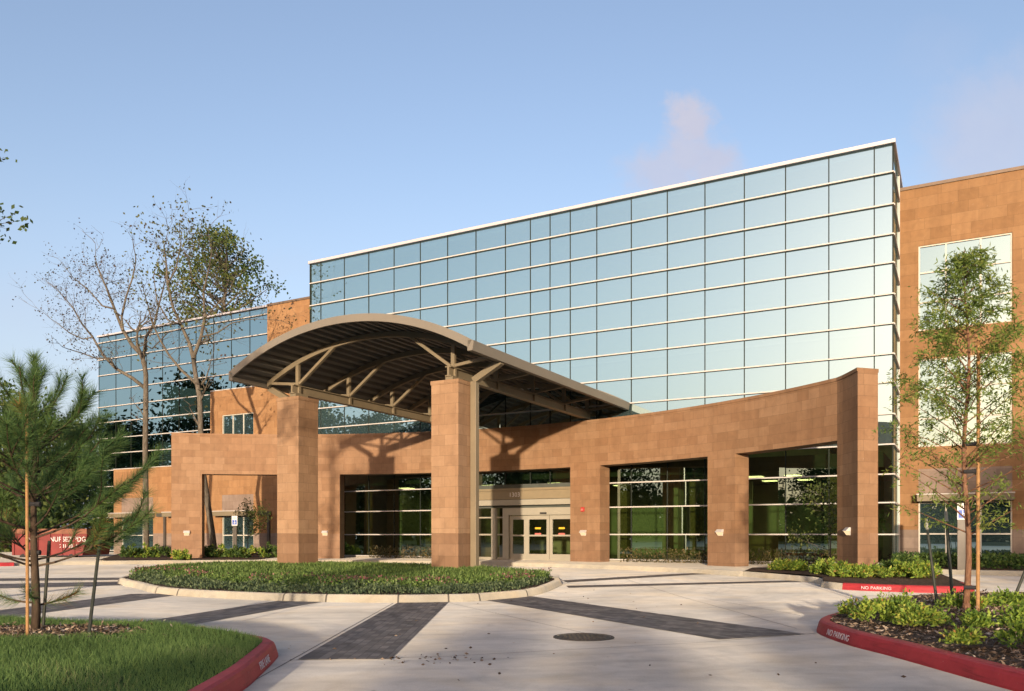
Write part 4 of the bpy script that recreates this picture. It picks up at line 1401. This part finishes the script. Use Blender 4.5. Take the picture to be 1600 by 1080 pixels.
Y1 = 43.0
b1 = AT(229, 870, Y1); b1.z = .2
T1 = [([(229, 876), (228, 800), (227, 700), (228, 620), (228, 586), (225, 566), (220, 553)], .16, .11),
      ([(220, 553), (207, 540), (192, 516), (179, 483), (166, 449), (155, 425)], .12, .035),
      ([(192, 516), (190, 496), (197, 464), (206, 438), (212, 410)], .07, .03),
      ([(224, 562), (228, 527), (241, 506), (250, 470), (258, 440)], .09, .03),
      ([(226, 606), (207, 591), (181, 576), (161, 555), (145, 527), (128, 506), (112, 478)], .10, .03),
      ([(181, 576), (172, 560), (150, 560), (128, 552), (105, 545)], .05, .02),
      ([(145, 527), (130, 530), (108, 520), (90, 505)], .04, .02),
      ([(179, 483), (160, 478), (140, 455), (122, 440)], .05, .02),
      ([(228, 540), (238, 545), (262, 520), (280, 515)], .04, .02)]
limbs = [(px_path(L, Y1, .35, k), a, b) for k, (L, a, b) in enumerate(T1)]
seg_tree('bare_tree', 'nearly bare tree with purple brown leaves, the left one before the glass wing', 'tree', b1, limbs, .2, M['bark_pale'], [2, 12, 9, 9, 12, 7, 7, 8, 5],
         M['leaf_sparse'], .11, 3, 5, 'half bare trees before the glass wing', 1.5, lambda T: np.where(T[:, 0] < -1.5, .32, .12), -.1, levels=3)
Y2 = 41.5
b2 = AT(336, 866, Y2); b2.z = .2
T2 = [([(336, 872), (331, 830), (325, 790), (318, 742), (314, 690), (312, 620), (306, 589), (302, 560)], .17, .11),
      ([(302, 560), (296, 537), (283, 508), (270, 480), (262, 444), (259, 405), (256, 385)], .10, .03),
      ([(302, 560), (314, 527), (320, 496), (318, 457), (325, 425), (330, 400)], .10, .03),
      ([(307, 600), (283, 578), (264, 555), (249, 529), (238, 505), (232, 480)], .08, .03),
      ([(312, 604), (322, 592), (328, 570)], .06, .02),
      ([(283, 508), (262, 500), (245, 470), (240, 430)], .05, .02),
      ([(262, 444), (275, 420), (280, 395), (283, 378)], .05, .02),
      ([(318, 457), (300, 435), (295, 410)], .04, .02),
      ([(320, 496), (345, 470), (360, 450)], .04, .02),
      ([(314, 527), (340, 520), (362, 505), (385, 500)], .05, .02)]
limbs = [(px_path(L, Y2, .35, 20 + k), a, b) for k, (L, a, b) in enumerate(T2)]
seg_tree('bare_tree', 'half bare tree with green tufts and a leaning trunk seen through the open bay', 'tree', b2, limbs, .2, M['bark_pale'], [2, 10, 9, 9, 3, 7, 7, 6, 5, 5],
         M['leaf_sparse'], .16, 3, 9, 'half bare trees before the glass wing', 1.7, lambda T: np.full(len(T), .24), .25, levels=3)


def clump_tree(name, label, cat, base, H, trunk_h, rx, nclump, leaf, lsize, per, mat, bark, seed, group=None, shape='round', r0=.25):
    rs = np.random.default_rng(seed)
    t = thing(name, label, cat, base, 0, group)
    mb = MB()
    ang = rs.random(nclump) * 2 * PI
    u_ = rs.random(nclump)
    C = []
    for k in range(nclump):
        f = u_[k]
        z = trunk_h + (H - trunk_h) * f
        prof = math.sin(PI * min(1, .12 + f * .86)) ** .7 if shape == 'round' else (1 - f) ** .8 * .9 + .1
        rr = rx * prof * math.sqrt(rs.random()) * rs.uniform(.75, 1.12)
        C.append((rr * math.cos(ang[k]), rr * math.sin(ang[k]), z))
    C = np.array(C)
    top = Vector((rs.normal(0, .2), rs.normal(0, .2), H * .9))
    k = 8
    tp = [Vector((0, 0, 0))]
    for i in range(1, k + 1): tp.append(top * (i / k) + Vector((rs.normal(0, H * .008), rs.normal(0, H * .008), 0)))
    mb.tube(tp, [r0 * (1 - .85 * i / k) + .02 for i in range(k + 1)], 8)
    for c in C[:: max(1, nclump // 40)]:
        zz_ = max(trunk_h * .8, c[2] - np.hypot(c[0], c[1]) * .6)
        f = min(.98, zz_ / (H * .9)) * k
        i = min(int(f), k - 1)
        p = tp[i].lerp(tp[i + 1], f - i)
        m_ = p.lerp(Vector(c), .5) + Vector((0, 0, -.1))
        mb.tube([p, m_, Vector(c)], [r0 * .3, r0 * .17, r0 * .06], 5, False)
    mb.build('trunk', bark, t, smooth=True)
    cs = rx * (.23 if 'pine' not in name else .125)
    P = np.repeat(C, per, 0) + rs.normal(0, 1, (nclump * per, 3)) * np.array([cs, cs, cs * .62])
    rn_ = np.clip(np.repeat(rs.random(nclump), per) * .55 + rs.random(len(P)) * .45, 0, 1)
    npmesh('crown', leaf_quads(P, lsize, None, .6), 4, mat, t, rn_)
    return t


p = AT(343, 800, 62); p.z = 0
clump_tree('pine_tree', 'tall leafy green pine rising behind the roof of the glass wing', 'tree', p, 24.3, 16.2, 4.3, 62, None, .26, 105, M['leaf_green'], M['bark_pale'], 3, None, r0=.3)
BGT = [(118, 84, 12.5, 4.2, 4.2, 'rounded dark tree beside the left end of the glass wing'), (62, 76, 11.6, 3.6, 4.4, 'dark leafy tree in the gap behind the young pine'),
       (10, 68, 13.0, 3.5, 4.8, 'dark leafy tree at the left edge of the picture behind the young pine'), (86, 110, 12.0, 2.0, 6.0, 'farthest dark tree low behind the two rounded ones'),
       (148, 96, 9.0, 1.4, 4.4, 'low dark tree tucked against the corner of the glass wing'), (-60, 90, 15, 3, 6, 'dark leafy tree just outside the left edge, behind the red skip'), (28, 60, 5.2, .8, 3.6, 'low dark bush just above the red skip')]
for k, (px, Y, H, th_, rx, lb) in enumerate(BGT):
    p = AT(px, 840, Y); p.z = 0
    clump_tree('leafy_tree', lb, 'tree', p, H, th_, rx, 75, None, .38, 65, M['leaf_green'], M['bark_dark'], 30 + k, 'trees beyond the left end of the building')
# trees behind and left of the camera, seen as reflections
RT = [(-58, 50, 12.5), (-62, 42, 18), (-57, 35, 18), (-60, 29, 18.5), (-64, 23, 16), (-60, 17, 15), (-66, 8, 16), (-62, -2, 15), (-70, -12, 17), (-64, -24, 16), (-60, -38, 18), (-72, -50, 20), (-58, -62, 13), (-66, -80, 14), (-52, -90, 11), (-80, 46, 13), (-84, 20, 18), (-82, -30, 22), (-50, -112, 11), (-74, -104, 14)]
rt0 = []
for k in range(3):
    rt0.append(clump_tree('leafy_tree', 'dense dark tree seen only as a reflection in the mirrored glass', 'tree', (0, 0, 0), 16, 1.5, 5.2, 110, None, .5, 75, M['leaf_dark'], M['bark_dark'], 60 + k, 'trees mirrored in the glass', r0=.3))
for k, (x, y, H) in enumerate(RT):
    o = rt0[k] if k < 3 else copy_tree(rt0[k % 3])
    o.location = (x, y, 0); o.scale = (1.1, 1.1, H / 16); o.rotation_euler = (0, 0, k * 1.7)
# trees behind the camera whose shade falls on the right wing
for k, (x, y, H) in enumerate(((11.5, -26, 10.4), (15.5, -30, 11.4), (20, -22, 11.2), (24, -27, 12.5))):
    o = copy_tree(rt0[k % 3]); o['label'] = 'tree outside the picture whose shade falls on the right wing'; o['group'] = 'trees shading the right wing'
    o.location = (x, y, 0); o.scale = (.62, .62, H / 16); o.rotation_euler = (0, 0, k * 2.3)

# far wood round the site behind the camera, one mass on the horizon
nW = 26000
an = rng.uniform(R(170), R(385), nW)
rad_ = rng.uniform(170, 205, nW)
Wp = np.c_[rad_ * np.cos(an), rad_ * np.sin(an), rng.random(nW) ** 1.1 * (11.5 + 2.0 * np.sin(an * 37) + 1.3 * np.sin(an * 91 + 1))]
tag(npmesh('wood', leaf_quads(Wp, 2.6, None, .8), 4, M['leaf_dark']), 'far dark wood on the horizon behind the camera, mirrored in the glass', 'wood', kind='stuff')
# unseen small trees added behind the camera to dapple the drive with shade
for k, (x, y, H, sx) in enumerate(((-7.0, -25, 3.7, .18), (-5.2, -28, 4.3, .24), (-3.0, -24, 3.8, .20), (-.9, -26, 4.2, .22), (.9, -24, 3.7, .16), (5.4, -27, 3.9, .24), (8.0, -24, 3.7, .22))):
    o = copy_tree(rt0[k % 3]); o['label'] = 'small unseen tree added outside the picture to dapple the drive with shade'; o['group'] = 'small unseen trees added to dapple the drive'
    o.location = (x, y, 0); o.scale = (sx, sx, H / 16); o.rotation_euler = (0, 0, k * 2.3)

# tree at the left whose twig tips reach into the frame
tb = Vector((-11.75, 13.4, 0))
rs_ = random.Random(4)
LL = [([tb, tb + Vector((.1, .1, 3)), tb + Vector((.2, .0, 6)), tb + Vector((.1, .1, 8.5))], .16, .05)]
for k in range(9):
    z0 = rs_.uniform(3.2, 8); an = rs_.uniform(0, 2 * PI)
    s_ = tb + Vector((.15, .05, z0)); L = rs_.uniform(1.1, 1.9)
    LL.append(([s_, s_ + Vector((math.cos(an) * L * .5, math.sin(an) * L * .5, .5)), s_ + Vector((math.cos(an) * L, math.sin(an) * L, .8))], .05, .02))
for z0 in (6.15, 6.55, 6.9, 5.9):
    s_ = tb + Vector((.15, .0, z0 - .3))
    LL.append(([s_, s_ + Vector((1.3, .1, .25)), s_ + Vector((2.35, rs_.uniform(-.2, .3), .45))], .05, .015))
seg_tree('leafy_tree', 'dark twig tips reaching in at the upper left edge of the picture', 'tree', tb, LL, .15, M['bark_dark'], [4] + [4] * 9 + [5] * 4, M['leaf_green'], .09, 5, 77, None, .7, None, -.2)

# ------------------------------------------------------------------ young pine on the lawn
def pine(base):
    t = thing('young_pine', 'young long needled pine staked on the lawn at the lower left', 'tree', base)
    rs = random.Random(21)
    mb = MB()
    H = 3.05
    tp = [Vector((0.02 * math.sin(i), .015 * math.cos(i * 1.3), H * i / 10)) for i in range(11)]
    mb.tube(tp, [.052 - .042 * i / 10 for i in range(11)], 8)
    NV = []; NR = []
    nr = np.random.default_rng(5)

    def shoot(pts, r, L_n, dens, start=.25):
        """needle fascicles along the outer part of a shoot"""
        mb.tube(pts, [r * (1 - .6 * i / (len(pts) - 1)) for i in range(len(pts))], 5, False)
        A = np.array([list(p) for p in pts])
        seg = np.linalg.norm(np.diff(A, axis=0), axis=1); tot = seg.sum()
        n_ = int(dens * tot * (1 - start)) + 60
        s_ = (start + (1 - start) * nr.random(n_) ** .75) * tot
        cum = np.r_[0, np.cumsum(seg)]
        idx = np.clip(np.searchsorted(cum, s_) - 1, 0, len(seg) - 1)
        f = (s_ - cum[idx]) / seg[idx]
        P = A[idx] + (A[idx + 1] - A[idx]) * f[:, None]
        ax = (A[idx + 1] - A[idx]) / seg[idx][:, None]
        rd = nr.normal(size=(n_, 3)); rd -= ax * (rd * ax).sum(1, keepdims=True); rd /= np.linalg.norm(rd, axis=1, keepdims=True)
        k_ = nr.uniform(.45, 1.15, n_)[:, None]
        d = ax * k_ + rd * nr.uniform(.35, .85, n_)[:, None]; d /= np.linalg.norm(d, axis=1, keepdims=True)
        ln = (L_n * nr.uniform(.65, 1.15, n_))[:, None]
        tip = P + d * ln; tip[:, 2] -= (.10 * ln[:, 0] * np.hypot(d[:, 0], d[:, 1]))
        sdv = np.cross(d, nr.normal(size=(n_, 3))); sdv /= np.linalg.norm(sdv, axis=1, keepdims=True); sdv *= .0022
        NV.append(np.stack([P - sdv, P + sdv, tip], 1).reshape(-1, 3))
        base_r = nr.random() * .35
        NR.append(np.clip(base_r + nr.random(n_) * .55 + (.35 if nr.random() < .08 else 0), 0, 1))

    def branch(p, az_, L, rise, lev, r):
        d = Vector((math.cos(az_), math.sin(az_), rise)).normalized()
        pts = [p]
        for i in range(6):
            d = (d + Vector((rs.gauss(0, .07), rs.gauss(0, .07), .085))).normalized()
            pts.append(pts[-1] + d * L / 6)
        shoot(pts, r, .19, 470, .42 if lev else .2)
        if lev:
            for k in range(rs.choice((3, 4, 5))):
                i = rs.randint(2, 5)
                branch(pts[i], az_ + rs.choice((-1, 1)) * rs.uniform(.35, 1.1), L * rs.uniform(.38, .62), rise + rs.uniform(.0, .45), lev - 1, r * .6)

    for zw, nb_, L0, rise in ((.38, 3, .5, .0), (.85, 5, 1.15, .12), (1.22, 6, 1.25, .22), (1.55, 6, 1.2, .32), (1.85, 5, .95, .45), (2.15, 5, .72, .7), (2.45, 4, .55, 1.0), (2.7, 4, .38, 1.5)):
        a0 = rs.uniform(0, 6)
        for k in range(nb_):
            branch(Vector((0, 0, zw + rs.gauss(0, .05))), a0 + 2 * PI * k / nb_ + rs.gauss(0, .2), L0 * rs.uniform(.8, 1.15), rise, 1 if L0 > .6 else 0, .014)
    shoot([Vector((0, 0, 2.55)), Vector((.01, 0, 2.8)), Vector((0, .01, 3.02)), Vector((0, 0, 3.16))], .014, .17, 1500, .05)
    for az_ in (.1, 2.4, 4.4):
        branch(Vector((0, 0, 2.3)), az_, .75, 2.4, 0, .013)
    mb.build('trunk', M['bark_dark'], t, smooth=True)
    npmesh('crown', np.vstack(NV), 3, M['needle'], t, np.concatenate(NR))
    return t


PB = Vector((-5.42, 9.3, .2))
pine(PB)


def stake(p, top, r, mat, lb, tip=False, group='tree stakes'):
    o = thing('tree_stake', lb, 'stake', p, 0, group)
    p = Vector(p); top = Vector(top)
    mb = MB()
    mb.tube([(0, 0, -.1), top - p], [r, r * .92], 8)
    mb.build('pole', mat, o, smooth=False)
    if tip:
        mb = MB(); e = top - p; s_ = e * (1 - .17 / e.length); mb.tube([s_, e * 1.001], [r * 1.06, r * .96], 8); mb.build('bare_tip', M['stake_tip'], o)
    return o


stake(G(43, 1003, .2), G(43, 1003, .2) + Vector((-.02, .02, 2.45)), .017, M['stake'], 'tall sunlit wooden stake tied beside the trunk of the young pine')
stake(G(66, 985, .2), AT(77, 845, 9.9), .02, M['stake_dark'], 'dark upright stake just right of the young pine trunk')
stake(G(136, 1000, .2), AT(157, 838, 9.6), .02, M['stake_dark'], 'dark leaning stake at the right of the young pine')
for z_, w_ in ((.95, 'lower'), (1.5, 'upper')):
    mb = MB(PB + Vector((0, 0, z_))); mb.tube([PB + Vector((-.07, 0, z_)), PB + Vector((.06, .01, z_))], .03, 8)
    tag(mb.build('tie_strap', M['tie']), w_ + ' black tie strap holding the young pine to its wooden stake', 'tie strap', 'tie straps')

# ------------------------------------------------------------------ young cypress on the right island
def cypress(base, H):
    t = thing('young_cypress', 'young feathery cypress staked in the red-kerbed island at the right', 'tree', base)
    rs = random.Random(8); nr = np.random.default_rng(9)
    mb = MB()
    tp = [Vector((.03 * math.sin(i * .8), .02 * math.cos(i), H * i / 14)) for i in range(15)]
    mb.tube(tp, [.048 - .04 * i / 14 for i in range(15)], 8)
    mb.tube([Vector((0, 0, -.03)), Vector((0, 0, .12))], [.075, .05], 8)
    LV = []; LR = []

    def frond(p, d, L):
        n_ = int(62 * L) + 6
        f = nr.random(n_)
        P = np.array(p) + np.array(d) * (f * L)[:, None] + nr.normal(0, .035, (n_, 3))
        P[:, 2] -= f ** 2 * L * .18
        rd = nr.normal(size=(n_, 3)) * .8 + np.array(d) * .8; rd[:, 2] -= .25; rd /= np.linalg.norm(rd, axis=1, keepdims=True)
        LV.append(leaf_quads(P, .085, rd, .22)); LR.append(np.clip(nr.random() * .4 + nr.random(n_) * .6, 0, 1))

    nb_ = 64
    for k in range(nb_):
        f = (k + .5) / nb_
        z_ = H * (.20 + .78 * f)
        Lm = (1.35 * (1 - f) ** .75 + .12) * rs.uniform(.75, 1.2)
        if f < .12: Lm *= .8
        an = k * 2.4 + rs.gauss(0, .3)
        el = .55 + .5 * f
        d = Vector((math.cos(an), math.sin(an), el)).normalized()
        pts = [Vector((0, 0, z_))]
        for i in range(5):
            d = (d + Vector((rs.gauss(0, .05), rs.gauss(0, .05), rs.gauss(-.02, .05)))).normalized()
            pts.append(pts[-1] + d * Lm / 5)
        mb.tube(pts, [.013 * (1 - .75 * i / 5) for i in range(6)], 4, False)
        dens = .35 if f < .22 else (.75 if f < .4 else 1.0)
        for i in range(1, 6):
            for _ in range(3 if i > 2 else 2):
                if rs.random() > dens: continue
                a2 = an + rs.gauss(0, .9)
                dd = Vector((math.cos(a2), math.sin(a2), rs.gauss(.1, .35))).normalized()
                frond(pts[i], dd, rs.uniform(.18, .42) * (1.15 - .4 * f))
    mb.build('trunk', M['bark_red'], t, smooth=True)
    npmesh('crown', np.vstack(LV), 4, M['cypress'], t, np.concatenate(LR))
    return t


CB = G(1510, 955, .23)
cypress(CB, 5.3)
stake(CB + Vector((.10, -.12, 0)), CB + Vector((.12, -.10, 4.0)), .026, M['stake'], 'tall sunlit bamboo coloured stake tied beside the young cypress trunk')
stake(G(1466, 948, .23), AT(1447, 812, 13.2), .024, M['stake_dark'], 'leftmost dark leaning stake in the red-kerbed island, pale tip', True)
stake(G(1490, 950, .23), AT(1478, 800, 13.1), .026, M['stake_dark'], 'dark leaning stake between the leftmost stake and the cypress, pale tip', True)
stake(G(1577, 943, .23), AT(1640, 800, 13.5), .024, M['stake_dark'], 'dark stake leaning right at the right edge of the picture')
for z_, w_ in ((.35, 'lowest'), (2.05, 'middle'), (2.45, 'topmost')):
    mb = MB(CB + Vector((0, 0, z_))); mb.tube([CB + Vector((-.05, -.02, z_)), CB + Vector((.13, -.10, z_))], .03, 8)
    tag(mb.build('tie_strap', M['tie']), w_ + ' dark tie strap holding the young cypress to its tall stake', 'tie strap', 'tie straps')
# sapling by the right openings and in the left bay
for (px, Y, zb, H, lb) in ((1297, 26.6, .26, 2.3, 'leafy sapling standing before the glass in the right hand opening'), (387, 43.5, .28, 2.4, 'slim leafy sapling before the awning window in the open bay')):
    p = AT(px, 840, Y); p.z = zb
    rs_ = random.Random(px)
    LL = [([p, p + Vector((.02, 0, H * .5)), p + Vector((-.02, 0, H))], .03, .008)]
    for k in range(9):
        z0 = rs_.uniform(.5, H * .9); an = rs_.uniform(0, 6.3); L = (H - z0) * .35 + .3
        s_ = p + Vector((0, 0, z0)); LL.append(([s_, s_ + Vector((math.cos(an) * L * .6, math.sin(an) * L * .6, .2)), s_ + Vector((math.cos(an) * L, math.sin(an) * L, .35))], .012, .005))
    seg_tree('sapling', lb, 'sapling', p, LL, .03, M['bark_pale'], [3] + [3] * 9, M['leaf_green'], .09, 5, px, None, .4, None, .1)

# ------------------------------------------------------------------ parking signs
def parking_sign(loc, rz, lb, w, h, zc, pw):
    o = thing('parking_sign', lb, 'sign', loc, rz, 'accessible parking signs')
    mb = MB(); mb.box(-pw / 2, pw / 2, .012, .07, -.1, zc + h * .3); mb.build('post', M['sign_post'], o)
    mb = MB(); mb.box(-w / 2, w / 2, -.004, .010, zc - h / 2, zc + h / 2); pl = mb.build('plate', M['white'], o)
    mb = MB(); mb.box(-w * .40, w * .40, -.0075, -.0042, zc - h * .40, zc + h * .08); mb.build('blue_panel', M['blue'], pl)
    # wheelchair symbol
    mb = MB()
    cx_, cz_, r_ = .0, zc - h * .20, h * .115
    n_ = 18
    for i in range(n_):
        a, b = R(-200) + R(290) * i / n_, R(-200) + R(290) * (i + 1) / n_
        mb.quad([(cx_ + r_ * math.cos(a), -.0095, cz_ + r_ * math.sin(a)), (cx_ + r_ * math.cos(b), -.0095, cz_ + r_ * math.sin(b)),
                 (cx_ + r_ * .74 * math.cos(b), -.0095, cz_ + r_ * .74 * math.sin(b)), (cx_ + r_ * .74 * math.cos(a), -.0095, cz_ + r_ * .74 * math.sin(a))])
    k_ = h * .03
    mb.box(-k_ * .7, k_ * .7, -.0098, -.0078, cz_ - k_, cz_ + h * .17)
    mb.box(-k_ * .7, h * .10, -.0098, -.0078, cz_ + h * .06, cz_ + h * .09)
    mb.bar((h * .02, -.0088, cz_), (h * .12, -.0088, cz_ - h * .10), .002, k_ * 1.3, (0, 1, 0))
    for i in range(10):
        a, b = 2 * PI * i / 10, 2 * PI * (i + 1) / 10
        mb.quad([(0, -.0095, cz_ + h * .21), (h * .035 * math.cos(a), -.0095, cz_ + h * .21 + h * .035 * math.sin(a)), (h * .035 * math.cos(b), -.0095, cz_ + h * .21 + h * .035 * math.sin(b))])
    mb.build('symbol', M['white'], pl)
    for zz_ in (.38, .28, .19):
        mb = MB(); mb.box(-w * .33, w * .33, -.0065, -.0042, zc + h * zz_ - h * .012, zc + h * zz_ + h * .012); mb.build('text_line', M['int_dark'], pl)
    return o


p = G(1504, 890, .26); Yp = p.y
parking_sign((p.x, p.y, .26), BANG * .6, 'white and blue accessible parking sign on a bronze post before the right wing', .30, .52, CAMH + (836 - 812) * Yp / F, .28)
Yp = 40.5
p = AT(366.5, 840, Yp)
parking_sign((p.x, p.y, .26), BANG * .4, 'white and blue accessible parking sign seen through the open left bay', .30, .48, CAMH + (836 - 822) * Yp / F, .20)

# ------------------------------------------------------------------ red skip in the left background
Ys = 40.0
s0 = AT(10, 840, Ys); s1 = AT(136, 840, Ys)
SK = thing('roll_off_skip', 'red roll off skip with white lettering parked behind the young pine', 'skip', (s1.x, Ys, .1), R(-6))
W_ = (s1 - s0).length
mb = MB(); mb.hexa([(-W_, 0, .25), (-.25, 0, .25), (-.25, 2.2, .25), (-W_, 2.2, .25), (-W_, 0, 1.3), (0, 0, 1.3), (0, 2.2, 1.3), (-W_, 2.2, 1.3)])
for k in range(6): mb.box(-W_ + .05 + k * W_ / 6.2, -W_ + .15 + k * W_ / 6.2, -.05, 0, .25, 1.3)
mb.build('body', M['skip_red'], SK)
mb = MB(); mb.box(-W_, .02, -.06, 2.22, 1.302, 1.55); mb.build('rim', M['skip_rust'], SK)
for x in (-W_ + .6, -.8):
    mb = MB(); mb.tube([(x, -.02, .12), (x, .25, .12)], .2, 12); mb.build('wheel', M['dark'], SK)
lettering('NURSEZ PDG', .34, M['white'], SK, (-1.0, -.012, 1.03), (1, 0, 0), (0, 0, 1), squeeze=.9)
lettering('281-2081', .24, M['white'], SK, (-.95, -.012, .70), (1, 0, 0), (0, 0, 1))
lettering('AN UP', .24, M['white'], SK, (-2.9, -.012, 1.05), (1, 0, 0), (0, 0, 1))

# far red kerb stub at the left end of the bed
structure(kerb('red_kerb', [arc(R(121), KR - .25).xy, arc(R(124), KR - .3).xy, arc(R(127), KR + .2).xy], M['red_kerb'], side=-1, zf=lambda y: .1))

# fallen leaves on the drive
q = np.c_[rng.uniform(-3, 4, 70), rng.uniform(7.5, 20, 70)]
q2 = np.c_[rng.normal(-1.0, .35, 60), rng.normal(8.9, .18, 60)]
q = np.vstack([q, q2])
Pc = np.c_[q, gzv(q[:, 1]) + .009]
D = rand_dirs(len(Pc)); D[:, 2] = .05; D /= np.linalg.norm(D, axis=1, keepdims=True)
tag(npmesh('fallen_leaves', leaf_quads(Pc, .045, D, .5, .8), 4, M['chip']), 'scattered dry fallen leaves on the concrete drive', 'fallen leaves', kind='stuff')

# ------------------------------------------------------------------ light, sky, camera
SUN_EL = R(6.0)
sun_to = Vector((-math.sin(R(7.3)), -math.cos(R(7.3)), 0)) * math.cos(SUN_EL) + Vector((0, 0, math.sin(SUN_EL)))
sl_ = bpy.data.lights.new('sun', 'SUN'); sl_.energy = 2.0; sl_.angle = R(0.9); sl_.color = (1.0, .80, .60)
so = bpy.data.objects.new('sun', sl_); COL.objects.link(so)
so.rotation_euler = (-sun_to).to_track_quat('-Z', 'Y').to_euler()
so.location = (0, -40, 30)

w = bpy.data.worlds.new('World'); sc.world = w; w.use_nodes = True
nt = w.node_tree; nt.nodes.clear()


class WN(NT):
    def __init__(s): s.t = nt; s.out = nt.nodes.new('ShaderNodeOutputWorld')


wn = WN()
sky = wn.n('ShaderNodeTexSky', sky_type='NISHITA'); sky.sun_disc = False
sky.sun_elevation = SUN_EL
sky.sun_rotation = math.atan2(sun_to.x, sun_to.y)
sky.altitude = 30; sky.air_density = 1.0; sky.dust_density = 2.6; sky.ozone_density = 1.6
SKYTINT = (.95, .815, .845)
tc = wn.n('ShaderNodeTexCoord').outputs['Generated']
sx = wn.n('ShaderNodeSeparateXYZ', {0: tc})
yy = wn.n('ShaderNodeMath', {0: sx.outputs['Y'], 1: .05}, operation='MAXIMUM').outputs[0]
gx = wn.n('ShaderNodeMath', {0: sx.outputs['X'], 1: yy}, operation='DIVIDE').outputs[0]
gzz = wn.n('ShaderNodeMath', {0: sx.outputs['Z'], 1: yy}, operation='DIVIDE').outputs[0]
pv = wn.n('ShaderNodeCombineXYZ', {0: gx, 1: gzz, 2: 0.0}).outputs[0]
nzc = wn.n('ShaderNodeTexNoise', {'Vector': pv, 'Scale': 20.0, 'Detail': 9.0, 'Roughness': .66})
offv = wn.n('ShaderNodeVectorMath', {0: nzc.outputs['Color'], 1: (.5, .5, .5)}, operation='SUBTRACT').outputs[0]
offs = wn.n('ShaderNodeVectorMath', {0: offv, 'Scale': .085}, operation='SCALE').outputs[0]
pd = wn.n('ShaderNodeVectorMath', {0: pv, 1: offs}, operation='ADD').outputs[0]


def lobe(px, py, rx, ry, amp, soft=.35):
    c = ((px - CX) / F, (HOR - py) / F, 0)
    d = wn.n('ShaderNodeVectorMath', {0: pd, 1: c}, operation='SUBTRACT').outputs[0]
    d = wn.n('ShaderNodeVectorMath', {0: d, 1: (F / rx, F / ry, 0)}, operation='MULTIPLY').outputs[0]
    l = wn.n('ShaderNodeVectorMath', {0: d}, operation='LENGTH').outputs['Value']
    return wn.n('ShaderNodeMapRange', {'Value': l, 'From Min': 1.15, 'From Max': soft, 'To Min': 0.0, 'To Max': amp}, interpolation_type='SMOOTHSTEP').outputs[0]


acc = None
for L in ((1078, 188, 46, 50, .95), (1074, 240, 56, 64, .8), (1112, 262, 60, 54, .8), (1036, 270, 80, 48, .7), (1545, 220, 130, 140, .55), (1600, 170, 120, 110, .5), (1470, 90, 80, 70, .10), (60, 480, 200, 60, .12), (430, 420, 200, 30, .08)):
    o_ = lobe(*L, soft=.25 if L[4] > .45 else .0)
    acc = o_ if acc is None else wn.n('ShaderNodeMath', {0: acc, 1: o_}, operation='MAXIMUM').outputs[0]
CL0 = (1.20, 1.24, 1.60); CL1 = (1.46, 1.44, 1.66)
cloudc = wn.mix(nzc.outputs['Fac'], (CL0), (CL1))
skyc = wn.mix(1.0, sky.outputs[0], SKYTINT, 'MULTIPLY')
hz = wn.n('ShaderNodeMapRange', {'Value': sx.outputs['Z'], 'From Min': .42, 'From Max': .0, 'To Min': 0.0, 'To Max': .62}, interpolation_type='SMOOTHSTEP').outputs[0]
skyc = wn.mix(hz, skyc, (1.22, 1.36, 1.78))
fin = wn.mix(acc, skyc, cloudc)
bg = wn.n('ShaderNodeBackground', {'Color': fin, 'Strength': .15})
wn.link(bg.outputs[0], wn.out.inputs['Surface'])

cam = bpy.data.cameras.new('camera'); cam.sensor_width = 36; cam.sensor_fit = 'HORIZONTAL'; cam.lens = 36 * F / 1600
cam.shift_y = (HOR - 540) / 1600; cam.clip_end = 3000; cam.clip_start = .1
co = bpy.data.objects.new('camera', cam); COL.objects.link(co)
co.location = (0, 0, CAMH); co.rotation_euler = (R(90), 0, 0)
sc.camera = co

sc.view_settings.view_transform = 'Standard'; sc.view_settings.look = 'None'; sc.view_settings.exposure = 1.6; sc.view_settings.gamma = 1
sc.render.engine = 'CYCLES'
sc.cycles.max_bounces = 8; sc.cycles.transparent_max_bounces = 12; sc.cycles.use_denoising = True
sc.cycles.caustics_reflective = False; sc.cycles.caustics_refractive = False
